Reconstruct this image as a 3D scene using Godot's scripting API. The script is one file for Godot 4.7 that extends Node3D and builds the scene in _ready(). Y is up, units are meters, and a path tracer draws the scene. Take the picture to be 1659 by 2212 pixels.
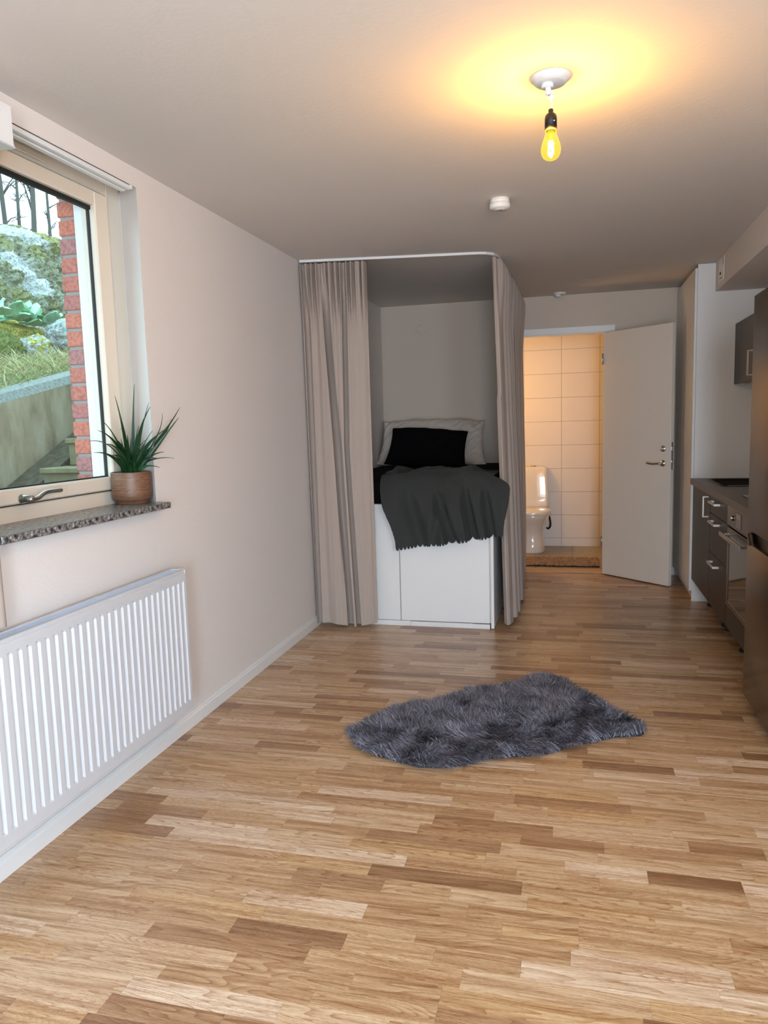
extends Node3D

var rng := RandomNumberGenerator.new()
var M := {}
var used := {}

const CEIL := 2.4
const BACK := -6.69
const REAR := 2.4
const RIGHT := 3.14


func _ready() -> void:
	rng.seed = 11
	set_camera_and_light()
	make_materials()
	build_floor()
	build_shell()
	build_window()
	build_bathroom()
	build_outside()
	build_radiator()
	build_bed()
	build_curtains()
	build_kitchen()
	build_lamp()
	build_plant()
	build_rug()
	build_small_things()


func set_camera_and_light() -> void:
	var cam := Camera3D.new()
	cam.name = "camera"
	cam.position = Vector3(1.7069, 1.3577, 0)
	cam.rotation_degrees = Vector3(-6.7866, 14.473, -1.6091)
	cam.fov = rad_to_deg(2.0 * atan(1106.0 / 1606.52))
	cam.near = 0.02
	cam.far = 200.0
	add_child(cam)
	cam.current = true

	var e := Environment.new()
	var sky := Sky.new()
	var sm := ProceduralSkyMaterial.new()
	sm.sky_top_color = Color(0.67, 0.84, 0.90)
	sm.sky_horizon_color = Color(0.80, 0.91, 0.93)
	sm.ground_bottom_color = Color(0.45, 0.47, 0.42)
	sm.ground_horizon_color = Color(0.75, 0.8, 0.78)
	sm.sky_energy_multiplier = 1.0
	sky.sky_material = sm
	e.background_mode = Environment.BG_SKY
	e.sky = sky
	e.background_energy_multiplier = 4.0
	e.tonemap_mode = Environment.TONE_MAPPER_LINEAR
	e.tonemap_exposure = 1.0
	e.sdfgi_enabled = true
	e.ssao_enabled = true
	e.ssil_enabled = true
	var we := WorldEnvironment.new()
	we.name = "environment"
	we.environment = e
	add_child(we)

	# daylight coming in through the glazed door behind the camera and the window in the right wall beside it
	window_light("rear_door_daylight", Vector3(2.15, 1.12, REAR - 0.03), Vector2(0.72, 1.86), 14.5, 0.0)
	window_light("side_window_daylight", Vector3(RIGHT - 0.03, 1.50, 0.90), Vector2(1.22, 1.12), 11.5, PI / 2)


func window_light(called: String, at: Vector3, size: Vector2, energy: float, turn: float) -> void:
	var l := AreaLight3D.new()
	l.name = called
	l.area_size = size
	l.area_normalize_energy = true
	l.light_energy = energy
	l.light_color = Color(0.84, 0.918, 1.0)
	l.area_range = 14.0
	l.shadow_enabled = true
	l.position = at
	l.rotation.y = turn
	add_child(l)


# ---------------------------------------------------------------- helpers

func numbered(called: String) -> String:
	var n: int = used.get(called, 0)
	used[called] = n + 1
	return called if n == 0 else "%s_%03d" % [called, n]


func tag(o: Node3D, label: String, category: String, group := "", kind := "") -> Node3D:
	o.set_meta("label", label)
	o.set_meta("category", category)
	if group:
		o.set_meta("group", group)
	if kind:
		o.set_meta("kind", kind)
	return o


func thing(called: String, label: String, category: String, at := Vector3.ZERO, group := "", kind := "") -> Node3D:
	var o := Node3D.new()
	o.name = numbered(called)
	add_child(o)
	o.position = at
	return tag(o, label, category, group, kind)


# a mesh whose vertices are in the room's coordinates, as a part of parent
func part(parent: Node3D, called: String, mesh: Mesh, m: Material) -> MeshInstance3D:
	var o := MeshInstance3D.new()
	o.mesh = mesh
	o.material_override = m
	o.name = called
	parent.add_child(o, true)
	var off := Vector3.ZERO
	var p: Node = parent
	while p != self:
		off += (p as Node3D).position
		p = p.get_parent()
	o.position = -off
	return o


func single(called: String, label: String, category: String, mesh: Mesh, m: Material, group := "", kind := "") -> MeshInstance3D:
	var o := MeshInstance3D.new()
	o.mesh = mesh
	o.material_override = m
	o.name = numbered(called)
	add_child(o)
	tag(o, label, category, group, kind)
	return o


func begin(smooth := false) -> SurfaceTool:
	var st := SurfaceTool.new()
	st.begin(Mesh.PRIMITIVE_TRIANGLES)
	st.set_smooth_group(0 if smooth else -1)
	return st


func done(st: SurfaceTool) -> ArrayMesh:
	st.generate_normals()
	st.index()
	return st.commit()


# corners in counter-clockwise order seen from outside
func quad(st: SurfaceTool, a: Vector3, b: Vector3, c: Vector3, d: Vector3) -> void:
	st.add_vertex(a); st.add_vertex(c); st.add_vertex(b)
	st.add_vertex(a); st.add_vertex(d); st.add_vertex(c)


func face(st: SurfaceTool, pts: Array, out: Vector3) -> void:
	var n: Vector3 = (pts[1] - pts[0]).cross(pts[2] - pts[0])
	var flip := n.dot(out) < 0.0
	for i in range(1, pts.size() - 1):
		st.add_vertex(pts[0])
		st.add_vertex(pts[i] if flip else pts[i + 1])
		st.add_vertex(pts[i + 1] if flip else pts[i])


# box with chamfered edges
func cbox(st: SurfaceTool, c: Vector3, s: Vector3, b := 0.003, basis := Basis()) -> void:
	var h := s * 0.5
	b = minf(b, minf(h.x, minf(h.y, h.z)) * 0.9)
	for a in 3:
		var u := (a + 1) % 3
		var w := (a + 2) % 3
		for sg in [-1.0, 1.0]:
			var pts := []
			for k in [[-1, -1], [1, -1], [1, 1], [-1, 1]]:
				var p := Vector3.ZERO
				p[a] = sg * h[a]
				p[u] = k[0] * (h[u] - b)
				p[w] = k[1] * (h[w] - b)
				pts.append(c + basis * p)
			var o := Vector3.ZERO
			o[a] = sg
			face(st, pts, basis * o)
		if b <= 0.0:
			continue
		for su in [-1.0, 1.0]:
			for sw in [-1.0, 1.0]:
				var pts := []
				for k in [[0, -1], [0, 1], [1, 1], [1, -1]]:
					var p := Vector3.ZERO
					p[a] = k[1] * (h[a] - b)
					p[u] = su * (h[u] - (0.0 if k[0] == 0 else b))
					p[w] = sw * (h[w] - (b if k[0] == 0 else 0.0))
					pts.append(c + basis * p)
				var o := Vector3.ZERO
				o[u] = su
				o[w] = sw
				face(st, pts, basis * o)
	if b > 0.0:
		for sx in [-1.0, 1.0]:
			for sy in [-1.0, 1.0]:
				for sz in [-1.0, 1.0]:
					var sgn := Vector3(sx, sy, sz)
					var pts := []
					for a in 3:
						var p := sgn * (h - Vector3.ONE * b)
						p[a] = sgn[a] * h[a]
						pts.append(c + basis * p)
					face(st, pts, basis * sgn)


func box_mesh(lo: Vector3, hi: Vector3, b := 0.003) -> ArrayMesh:
	var st := begin()
	cbox(st, (lo + hi) * 0.5, (hi - lo).abs(), b)
	return done(st)


func boxes_mesh(list: Array, b := 0.003) -> ArrayMesh:
	var st := begin()
	for q in list:
		cbox(st, (q[0] + q[1]) * 0.5, (q[1] - q[0]).abs(), b)
	return done(st)


# profile of (radius, height) from below to above, turned about a vertical axis
func lathe(st: SurfaceTool, prof: Array, c: Vector3, seg := 32, basis := Basis()) -> void:
	for i in prof.size() - 1:
		var p: Vector2 = prof[i]
		var q: Vector2 = prof[i + 1]
		for k in seg:
			var t0 := TAU * k / seg
			var t1 := TAU * (k + 1) / seg
			var a := c + basis * Vector3(p.x * cos(t0), p.y, -p.x * sin(t0))
			var b := c + basis * Vector3(p.x * cos(t1), p.y, -p.x * sin(t1))
			var d := c + basis * Vector3(q.x * cos(t0), q.y, -q.x * sin(t0))
			var e := c + basis * Vector3(q.x * cos(t1), q.y, -q.x * sin(t1))
			if p.x > 1e-6:
				st.add_vertex(a); st.add_vertex(e); st.add_vertex(b)
			if q.x > 1e-6:
				st.add_vertex(a); st.add_vertex(d); st.add_vertex(e)


func lathe_mesh(prof: Array, c: Vector3, seg := 32, basis := Basis(), smooth := true) -> ArrayMesh:
	var st := begin(smooth)
	lathe(st, prof, c, seg, basis)
	return done(st)


func tube(st: SurfaceTool, pts: Array, radius, seg := 8, closed_ends := true) -> void:
	var up := Vector3.UP
	var rings := []
	for i in pts.size():
		var d: Vector3 = (pts[mini(i + 1, pts.size() - 1)] - pts[maxi(i - 1, 0)]).normalized()
		if i == 0:
			up = Vector3.RIGHT if absf(d.dot(Vector3.UP)) > 0.9 else Vector3.UP
		var side := d.cross(up).normalized()
		up = side.cross(d).normalized()
		var r: float = radius[i] if radius is Array else radius
		var ring := []
		for k in seg:
			var t := TAU * k / seg
			ring.append(pts[i] + (side * cos(t) + up * sin(t)) * r)
		rings.append(ring)
	for i in rings.size() - 1:
		for k in seg:
			var k2 := (k + 1) % seg
			var a: Vector3 = rings[i][k]
			var b: Vector3 = rings[i][k2]
			var c: Vector3 = rings[i + 1][k2]
			var d2: Vector3 = rings[i + 1][k]
			var o: Vector3 = (a + c) * 0.5 - (pts[i] + pts[i + 1]) * 0.5
			face(st, [a, b, c, d2], o)
	if closed_ends:
		face(st, rings[0], pts[0] - pts[1])
		face(st, rings[-1], pts[-1] - pts[-2])


func tube_mesh(pts: Array, radius, seg := 8) -> ArrayMesh:
	var st := begin(true)
	tube(st, pts, radius, seg)
	return done(st)


func smooth_path(pts: Array, n: int) -> Array:
	var c := Curve3D.new()
	for i in pts.size():
		var t: Vector3 = (pts[mini(i + 1, pts.size() - 1)] - pts[maxi(i - 1, 0)]) / 6.0
		c.add_point(pts[i], -t, t)
	var out := []
	for i in n + 1:
		out.append(c.sample_baked(c.get_baked_length() * i / n, true))
	return out


# cloth: rows of points, given a small thickness
func sheet_mesh(rows: Array, thick: float) -> ArrayMesh:
	var nv := rows.size()
	var nu: int = rows[0].size()
	var f := []
	var g := []
	for j in nv:
		var fr := []
		var gr := []
		for i in nu:
			var du: Vector3 = rows[j][mini(i + 1, nu - 1)] - rows[j][maxi(i - 1, 0)]
			var dv: Vector3 = rows[mini(j + 1, nv - 1)][i] - rows[maxi(j - 1, 0)][i]
			var n := du.cross(dv).normalized()
			fr.append(rows[j][i] + n * thick * 0.5)
			gr.append(rows[j][i] - n * thick * 0.5)
		f.append(fr)
		g.append(gr)
	var st := begin(true)
	for j in nv - 1:
		for i in nu - 1:
			quad(st, f[j][i], f[j][i + 1], f[j + 1][i + 1], f[j + 1][i])
			quad(st, g[j][i], g[j + 1][i], g[j + 1][i + 1], g[j][i + 1])
	st.set_smooth_group(-1)
	for i in nu - 1:
		quad(st, f[0][i], g[0][i], g[0][i + 1], f[0][i + 1])
		quad(st, f[nv - 1][i], f[nv - 1][i + 1], g[nv - 1][i + 1], g[nv - 1][i])
	for j in nv - 1:
		quad(st, f[j][0], f[j + 1][0], g[j + 1][0], g[j][0])
		quad(st, f[j][nu - 1], g[j][nu - 1], g[j + 1][nu - 1], f[j + 1][nu - 1])
	return done(st)


# closed loops of equal length joined one above the other, ends capped
func loft(st: SurfaceTool, loops: Array, cap_low := true, cap_high := true) -> void:
	for j in loops.size() - 1:
		var n: int = loops[j].size()
		for i in n:
			var i2 := (i + 1) % n
			quad(st, loops[j][i], loops[j][i2], loops[j + 1][i2], loops[j + 1][i])
	if cap_low:
		var r: Array = loops[0].duplicate()
		r.reverse()
		fan(st, r)
	if cap_high:
		fan(st, loops[-1])


func fan(st: SurfaceTool, loop: Array) -> void:
	var c := Vector3.ZERO
	for p in loop:
		c += p
	c /= loop.size()
	for i in loop.size():
		st.add_vertex(c); st.add_vertex(loop[(i + 1) % loop.size()]); st.add_vertex(loop[i])


# rounded rectangle in x and z at height y, counter-clockwise seen from above
func round_rect(x0: float, x1: float, z0: float, z1: float, y: float, r: float, n := 6) -> Array:
	var out := []
	for k in [[x1 - r, z1 - r, 0.0], [x1 - r, z0 + r, 0.25], [x0 + r, z0 + r, 0.5], [x0 + r, z1 - r, 0.75]]:
		for i in n + 1:
			var t: float = TAU * (k[2] + 0.25 * i / n) - PI / 2
			out.append(Vector3(k[0] + r * cos(t), y, k[1] - r * sin(t)))
	return out


# a flat outline pushed along a vector
func prism(st: SurfaceTool, pts: Array, along: Vector3) -> void:
	var c := Vector3.ZERO
	for p in pts:
		c += p
	c /= pts.size()
	var far := []
	for p in pts:
		far.append(p + along)
	for i in pts.size():
		var i2 := (i + 1) % pts.size()
		var n: Vector3 = (pts[i2] - pts[i]).cross(along)
		face(st, [pts[i], pts[i2], far[i2], far[i]], n if n.dot((pts[i] + pts[i2]) * 0.5 - c) > 0.0 else -n)
	face(st, pts, -along)
	face(st, far, along)


func prism_mesh(pts: Array, along: Vector3) -> ArrayMesh:
	var st := begin()
	prism(st, pts, along)
	return done(st)


func mk(col: Color, rough := 0.6, metal := 0.0, spec := 0.5) -> StandardMaterial3D:
	var m := StandardMaterial3D.new()
	m.albedo_color = col
	m.roughness = rough
	m.metallic = metal
	m.metallic_specular = spec
	return m


func noise(freq: float, sd: int, octaves := 4, type := FastNoiseLite.TYPE_SIMPLEX_SMOOTH) -> FastNoiseLite:
	var n := FastNoiseLite.new()
	n.noise_type = type
	n.frequency = freq
	n.seed = sd
	n.fractal_octaves = octaves
	return n


func noise_tex(freq: float, sd: int, ramp: Array, size := 512, octaves := 5, type := FastNoiseLite.TYPE_SIMPLEX_SMOOTH) -> NoiseTexture2D:
	var t := NoiseTexture2D.new()
	t.width = size
	t.height = size
	t.seamless = true
	t.noise = noise(freq, sd, octaves, type)
	if ramp:
		var g := Gradient.new()
		g.offsets = PackedFloat32Array(ramp.map(func(r): return r[0]))
		g.colors = PackedColorArray(ramp.map(func(r): return r[1]))
		t.color_ramp = g
	return t


func triplanar(m: StandardMaterial3D, scale: float, world := true) -> StandardMaterial3D:
	m.uv1_triplanar = true
	m.uv1_world_triplanar = world
	m.uv1_scale = Vector3.ONE * scale
	return m


func bumped(m: StandardMaterial3D, t: Texture2D, depth: float) -> StandardMaterial3D:
	m.heightmap_enabled = true
	m.heightmap_texture = t
	m.heightmap_scale = depth
	return m


# ---------------------------------------------------------------- materials

func wood_image(sd: int, w: int, h: int, mx: float, my: float, rings: float, dark: Color) -> ImageTexture:
	var lo := noise(1.0, sd, 2)
	var mid := noise(1.0, sd + 1, 3)
	var hi := noise(1.0, sd + 2, 2)
	var im := Image.create(w, h, false, Image.FORMAT_RGB8)
	for y in h:
		var py := my * y / h
		for x in w:
			var px := mx * x / w
			var g := lo.get_noise_2d(px * 1.5, py * 13.0) * rings + py * 38.0
			var r := g - floorf(g)
			var streak := mid.get_noise_2d(px * 2.2, py * 70.0)
			var pore := hi.get_noise_2d(px * 26.0, py * 640.0)
			var band := mid.get_noise_2d(px * 1.1 + 30.0, py * 24.0)
			var a := 0.36 * pow(r, 3.0) + 0.24 * (streak + 0.45) + 0.34 * maxf(0.0, band + 0.1) + 0.42 * maxf(0.0, pore - 0.08)
			var c := Color.WHITE.lerp(dark, clampf(a, 0.0, 1.0))
			im.set_pixel(x, y, c)
	return ImageTexture.create_from_image(im)


func make_materials() -> void:
	var plaster := noise_tex(0.05, 3, [], 512, 3)
	M.wall = bumped(triplanar(mk(Color(0.885, 0.858, 0.838), 0.75, 0.0, 0.35), 1.6), plaster, 0.03)
	M.ceiling = bumped(triplanar(mk(Color(0.85, 0.825, 0.80), 0.9, 0.0, 0.2), 1.6), plaster, 0.03)
	M.wall_beige = bumped(triplanar(mk(Color(0.83, 0.775, 0.715), 0.75, 0.0, 0.35), 1.6), plaster, 0.03)
	M.white = mk(Color(0.90, 0.90, 0.895), 0.35)
	M.white_gloss = mk(Color(0.92, 0.92, 0.915), 0.18)
	M.paint = mk(Color(0.90, 0.875, 0.835), 0.42)
	M.frame = mk(Color(0.885, 0.835, 0.765), 0.38)
	M.radiator = mk(Color(0.80, 0.805, 0.82), 0.36)
	M.grille = mk(Color(0.80, 0.84, 0.90), 0.4)
	M.black = mk(Color(0.03, 0.032, 0.035), 0.5)
	M.gasket = mk(Color(0.07, 0.09, 0.10), 0.6)
	M.rubber = mk(Color(0.05, 0.05, 0.05), 0.7)
	M.chrome = mk(Color(0.80, 0.79, 0.77), 0.18, 1.0)
	M.steel = mk(Color(0.70, 0.69, 0.67), 0.32, 1.0)
	M.handle = mk(Color(0.80, 0.78, 0.745), 0.38, 0.55)
	M.dark_steel = mk(Color(0.40, 0.37, 0.35), 0.30, 1.0)
	M.pane = mk(Color(1, 1, 1, 0.02), 0.0, 0.0, 0.25)
	M.pane.transparency = BaseMaterial3D.TRANSPARENCY_ALPHA
	var fine := noise_tex(0.35, 8, [], 512, 3)
	M.sill_tex = noise_tex(0.018, 21, [[0.0, Color(0.14, 0.14, 0.145)], [0.36, Color(0.30, 0.29, 0.285)], [0.50, Color(0.58, 0.565, 0.555)], [0.60, Color(0.36, 0.335, 0.32)], [0.76, Color(0.66, 0.65, 0.64)], [1.0, Color(0.80, 0.79, 0.78)]], 512, 6)
	M.marble = triplanar(mk(Color(1, 1, 1), 0.28), 5.0)
	M.marble.albedo_texture = M.sill_tex
	M.curtain = bumped(triplanar(mk(Color(0.69, 0.635, 0.595), 0.9, 0.0, 0.2), 9.0), fine, 0.015)
	M.curtain.rim_enabled = true
	M.curtain.rim = 0.3
	M.curtain.rim_tint = 0.6
	M.curtain.backlight_enabled = true
	M.curtain.backlight = Color(0.22, 0.19, 0.17)
	M.linen = bumped(triplanar(mk(Color(0.82, 0.775, 0.73), 0.9, 0.0, 0.2), 9.0), fine, 0.03)
	M.black_cloth = mk(Color(0.045, 0.045, 0.052), 0.9, 0.0, 0.2)
	M.throw = triplanar(mk(Color(1, 1, 1), 0.95, 0.0, 0.15), 7.0)
	M.throw.albedo_texture = noise_tex(0.11, 15, [[0.0, Color(0.14, 0.146, 0.144)], [0.5, Color(0.225, 0.233, 0.228)], [1.0, Color(0.34, 0.345, 0.335)]], 512, 2)
	M.throw.rim_enabled = true
	M.throw.rim = 0.12
	M.throw.rim_tint = 0.4
	M.ash = triplanar(mk(Color(0.165, 0.138, 0.12), 0.42, 0.0, 0.42), 1.0)
	M.ash.uv1_scale = Vector3(3.0, 0.7, 3.0)
	M.ash = bumped(M.ash, noise_tex(0.06, 31, [], 512, 4), 0.04)
	M.cab_body = mk(Color(0.14, 0.12, 0.105), 0.5)
	M.worktop = triplanar(mk(Color(1, 1, 1), 0.38), 3.0)
	M.worktop.albedo_texture = noise_tex(0.09, 41, [[0.0, Color(0.33, 0.295, 0.27)], [0.5, Color(0.37, 0.335, 0.305)], [1.0, Color(0.41, 0.375, 0.345)]], 512, 5)
	M.oven_glass = mk(Color(0.035, 0.03, 0.028), 0.05, 0.0, 0.7)
	M.fridge = mk(Color(0.40, 0.345, 0.30), 0.27, 1.0)
	M.blue_plastic = mk(Color(0.035, 0.06, 0.09), 0.3)
	M.porcelain = mk(Color(0.93, 0.92, 0.90), 0.06, 0.0, 0.6)
	M.porcelain.clearcoat_enabled = true
	M.porcelain.clearcoat = 0.6
	M.porcelain.clearcoat_roughness = 0.03
	M.tile = mk(Color(0.90, 0.88, 0.855), 0.4, 0.0, 0.35)
	M.grout = mk(Color(0.62, 0.60, 0.57), 0.9)
	M.floor_tile = triplanar(mk(Color(1, 1, 1), 0.4), 2.0)
	M.floor_tile.albedo_texture = noise_tex(0.03, 45, [[0.0, Color(0.60, 0.57, 0.50)], [1.0, Color(0.72, 0.69, 0.62)]], 256, 4)
	M.mat = mk(Color(0.62, 0.47, 0.36), 0.95, 0.0, 0.1)
	M.mat.vertex_color_use_as_albedo = true
	M.oak = mk(Color(0.80, 0.62, 0.42), 0.4)
	M.pot = triplanar(mk(Color(1, 1, 1), 0.45), 1.0, false)
	M.pot.albedo_texture = wood_image(77, 512, 512, 0.5, 0.5, 4.0, Color(0.36, 0.21, 0.12))
	M.pot.albedo_color = Color(0.56, 0.42, 0.32)
	M.pot.uv1_scale = Vector3(3.2, 5.5, 3.2)
	M.soil = mk(Color(0.10, 0.075, 0.055), 0.95)
	M.leaf = mk(Color(0.105, 0.235, 0.125), 0.42)
	M.leaf_light = mk(Color(0.17, 0.33, 0.17), 0.42)
	M.brick = []
	for c in [Color(0.76, 0.46, 0.40), Color(0.71, 0.45, 0.42), Color(0.79, 0.47, 0.39), Color(0.69, 0.47, 0.45)]:
		var b := bumped(triplanar(mk(Color(1, 1, 1), 0.9, 0.0, 0.2), 6.0), fine, 0.08)
		b.albedo_texture = noise_tex(0.03, 50 + M.brick.size(), [[0.0, c.darkened(0.2)], [0.5, c], [1.0, c.lightened(0.12)]], 256, 5)
		M.brick.append(b)
	M.mortar = bumped(triplanar(mk(Color(0.68, 0.67, 0.65), 0.95, 0.0, 0.2), 8.0), fine, 0.2)
	M.concrete = bumped(triplanar(mk(Color(1, 1, 1), 0.92, 0.0, 0.2), 0.9), fine, 0.2)
	M.concrete.albedo_texture = noise_tex(0.013, 61, [[0.0, Color(0.60, 0.53, 0.43)], [0.4, Color(0.77, 0.70, 0.58)], [0.6, Color(0.83, 0.765, 0.65)], [1.0, Color(0.89, 0.85, 0.77)]], 512, 6)
	M.concrete.uv1_scale = Vector3(0.95, 0.32, 0.95)
	M.coping = bumped(triplanar(mk(Color(1, 1, 1), 0.9, 0.0, 0.2), 2.0), fine, 0.4)
	M.coping.albedo_texture = noise_tex(0.04, 64, [[0.0, Color(0.45, 0.45, 0.42)], [0.5, Color(0.62, 0.63, 0.60)], [1.0, Color(0.74, 0.74, 0.71)]], 512, 6)
	M.footing = bumped(triplanar(mk(Color(1, 1, 1), 0.95, 0.0, 0.2), 2.0), fine, 0.3)
	M.footing.albedo_texture = noise_tex(0.03, 63, [[0.0, Color(0.27, 0.25, 0.20)], [0.5, Color(0.38, 0.35, 0.28)], [1.0, Color(0.47, 0.45, 0.38)]], 256, 5)
	M.step_wood = triplanar(mk(Color(1, 1, 1), 0.8, 0.0, 0.2), 1.5)
	M.step_wood.albedo_texture = noise_tex(0.02, 66, [[0.0, Color(0.54, 0.51, 0.38)], [1.0, Color(0.67, 0.64, 0.50)]], 256, 5)
	M.grey_wood = mk(Color(0.55, 0.56, 0.50), 0.9, 0.0, 0.2)
	M.coloured = mk(Color(1, 1, 1), 0.95, 0.0, 0.15)
	M.coloured.vertex_color_use_as_albedo = true
	M.rock = bumped(triplanar(mk(Color(1, 1, 1), 0.95, 0.0, 0.12), 1.7), noise_tex(0.03, 70, [], 512, 6), 0.9)
	M.rock.vertex_color_use_as_albedo = true
	M.rock.albedo_texture = noise_tex(0.035, 69, [[0.0, Color(0.45, 0.45, 0.42)], [0.35, Color(0.72, 0.72, 0.70)], [0.55, Color(0.92, 0.92, 0.90)], [1.0, Color(1, 1, 1)]], 512, 6)
	M.bergenia = mk(Color(0.66, 0.83, 0.68), 0.45)
	M.bergenia_pale = mk(Color(0.74, 0.88, 0.76), 0.45)
	M.bergenia_old = mk(Color(0.50, 0.45, 0.16), 0.5)
	M.bark = mk(Color(0.36, 0.36, 0.34), 0.95)
	M.mat_fur = mk(Color(1, 1, 1), 0.85, 0.0, 0.1)
	M.mat_fur.vertex_color_use_as_albedo = true
	M.fur = mk(Color(1, 1, 1), 0.45, 0.0, 0.45)
	M.fur.vertex_color_use_as_albedo = true
	M.hide = mk(Color(0.20, 0.185, 0.205), 0.95)
	# floor strips: three grains in seven tones
	M.strip = []
	var grains := [
		wood_image(101, 1024, 320, 1.3, 0.42, 5.5, Color(0.55, 0.38, 0.24)),
		wood_image(204, 1024, 320, 1.3, 0.42, 3.0, Color(0.58, 0.42, 0.28)),
		wood_image(307, 1024, 320, 1.3, 0.42, 8.0, Color(0.56, 0.38, 0.23)),
	]
	for tone in [Color(0.86, 0.76, 0.63), Color(0.825, 0.71, 0.565), Color(0.78, 0.655, 0.51), Color(0.91, 0.83, 0.73), Color(0.71, 0.575, 0.435), Color(0.835, 0.715, 0.55), Color(0.64, 0.505, 0.375)]:
		for g in grains:
			var s := mk(tone, 0.36, 0.0, 0.5)
			s.albedo_texture = g
			s.clearcoat_enabled = true
			s.clearcoat = 0.25
			s.clearcoat_roughness = 0.22
			M.strip.append(s)


# ---------------------------------------------------------------- floor

var strip_shapes := {}


# one strip lying along x with its near left corner at the origin, top at y = 0
func strip_shape(length: float, wide: float, window: int) -> ArrayMesh:
	var key := "%d_%d" % [roundi(length * 1000), window]
	if not strip_shapes.has(key):
		var st := begin()
		strip_into(st, Vector3.ZERO, length, wide, window)
		strip_shapes[key] = done(st)
	return strip_shapes[key]


func strip_into(st: SurfaceTool, at: Vector3, length: float, wide: float, window: int) -> void:
	var b := 0.0004
	var g := 0.0001
	var u0 := fmod(window * 0.173, 0.62)
	var v0 := fmod(window * 0.391, 0.80)
	var flip := window % 2 == 1
	var corner := func(x: float, y: float, z: float) -> void:
		var uu := (length - x if flip else x) / 1.3
		st.set_uv(Vector2(u0 + uu, v0 + z / 0.42))
		st.add_vertex(at + Vector3(x, y, -z))
	var x0 := g
	var x1 := length - g
	var z0 := g
	var z1 := wide - g
	var q := func(p: Array) -> void:
		for k in [0, 2, 1, 0, 3, 2]:
			corner.call(p[k][0], p[k][1], p[k][2])
	q.call([[x0 + b, 0, z0 + b], [x1 - b, 0, z0 + b], [x1 - b, 0, z1 - b], [x0 + b, 0, z1 - b]])
	q.call([[x0, -b, z0], [x1, -b, z0], [x1 - b, 0, z0 + b], [x0 + b, 0, z0 + b]])
	q.call([[x1, -b, z1], [x0, -b, z1], [x0 + b, 0, z1 - b], [x1 - b, 0, z1 - b]])
	q.call([[x1, -b, z0], [x1, -b, z1], [x1 - b, 0, z1 - b], [x1 - b, 0, z0 + b]])
	q.call([[x0, -b, z1], [x0, -b, z0], [x0 + b, 0, z0 + b], [x0 + b, 0, z1 - b]])
	q.call([[x0, -0.012, z0], [x1, -0.012, z0], [x1, -b, z0], [x0, -b, z0]])
	q.call([[x1, -0.012, z1], [x0, -0.012, z1], [x0, -b, z1], [x1, -b, z1]])
	q.call([[x1, -0.012, z0], [x1, -0.012, z1], [x1, -b, z1], [x1, -b, z0]])
	q.call([[x0, -0.012, z1], [x0, -0.012, z0], [x0, -b, z0], [x0, -b, z1]])


func build_floor() -> void:
	var f := thing("floor", "oak strip parquet floor laid across the room", "floor", Vector3(1.57, -0.3, -3.0), "", "structure")
	part(f, "subfloor", box_mesh(Vector3(-0.05, -0.3, BACK - 0.02), Vector3(RIGHT + 0.05, -0.012, REAR + 0.05), 0.0), M.cab_body)
	var wide := 0.065
	var rows := int((REAR - BACK) / wide) + 1
	var rest := {}
	var single_count := 0
	var r := RandomNumberGenerator.new()
	r.seed = 5
	for i in rows:
		var z := REAR - i * wide
		var x := 0.0
		var first := true
		while x < RIGHT - 0.01:
			var length := 0.20 + 0.02 * r.randi_range(0, 13)
			if first:
				length = 0.02 * r.randi_range(3, 20)
				first = false
			length = minf(length, RIGHT - x)
			var k := r.randf()
			var tone := 0 if k < 0.24 else 1 if k < 0.46 else 2 if k < 0.66 else 3 if k < 0.77 else 4 if k < 0.85 else 5 if k < 0.95 else 6
			var m := tone * 3 + r.randi_range(0, 2)
			var window := r.randi_range(0, 11)
			# the strips in view nearest the camera are pieces of their own
			var seen := z < -1.28 and x + length > 0.02 and x < 1.707 + (-z) * 0.33 and single_count < 300 and not (z > -1.75 and x + length < 0.25)
			if seen:
				single_count += 1
				var o := MeshInstance3D.new()
				o.mesh = strip_shape(length, wide, window)
				o.material_override = M.strip[m]
				o.name = "plank"
				f.add_child(o, true)
				o.position = Vector3(x, r.randf_range(-0.00015, 0.00015), z) - f.position
			else:
				if not rest.has(m):
					rest[m] = begin()
				strip_into(rest[m], Vector3(x, 0, z), length, wide, window)
			x += length
	var mesh := ArrayMesh.new()
	var keys: Array = rest.keys()
	keys.sort()
	for m in keys:
		rest[m].generate_normals()
		rest[m].index()
		rest[m].commit(mesh)
		mesh.surface_set_material(mesh.get_surface_count() - 1, M.strip[m])
	var o := MeshInstance3D.new()
	o.mesh = mesh
	o.name = "remaining_planks"
	o.set_meta("kind", "stuff")
	f.add_child(o)
	o.position = -f.position


# ---------------------------------------------------------------- walls, ceiling, doors

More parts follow.
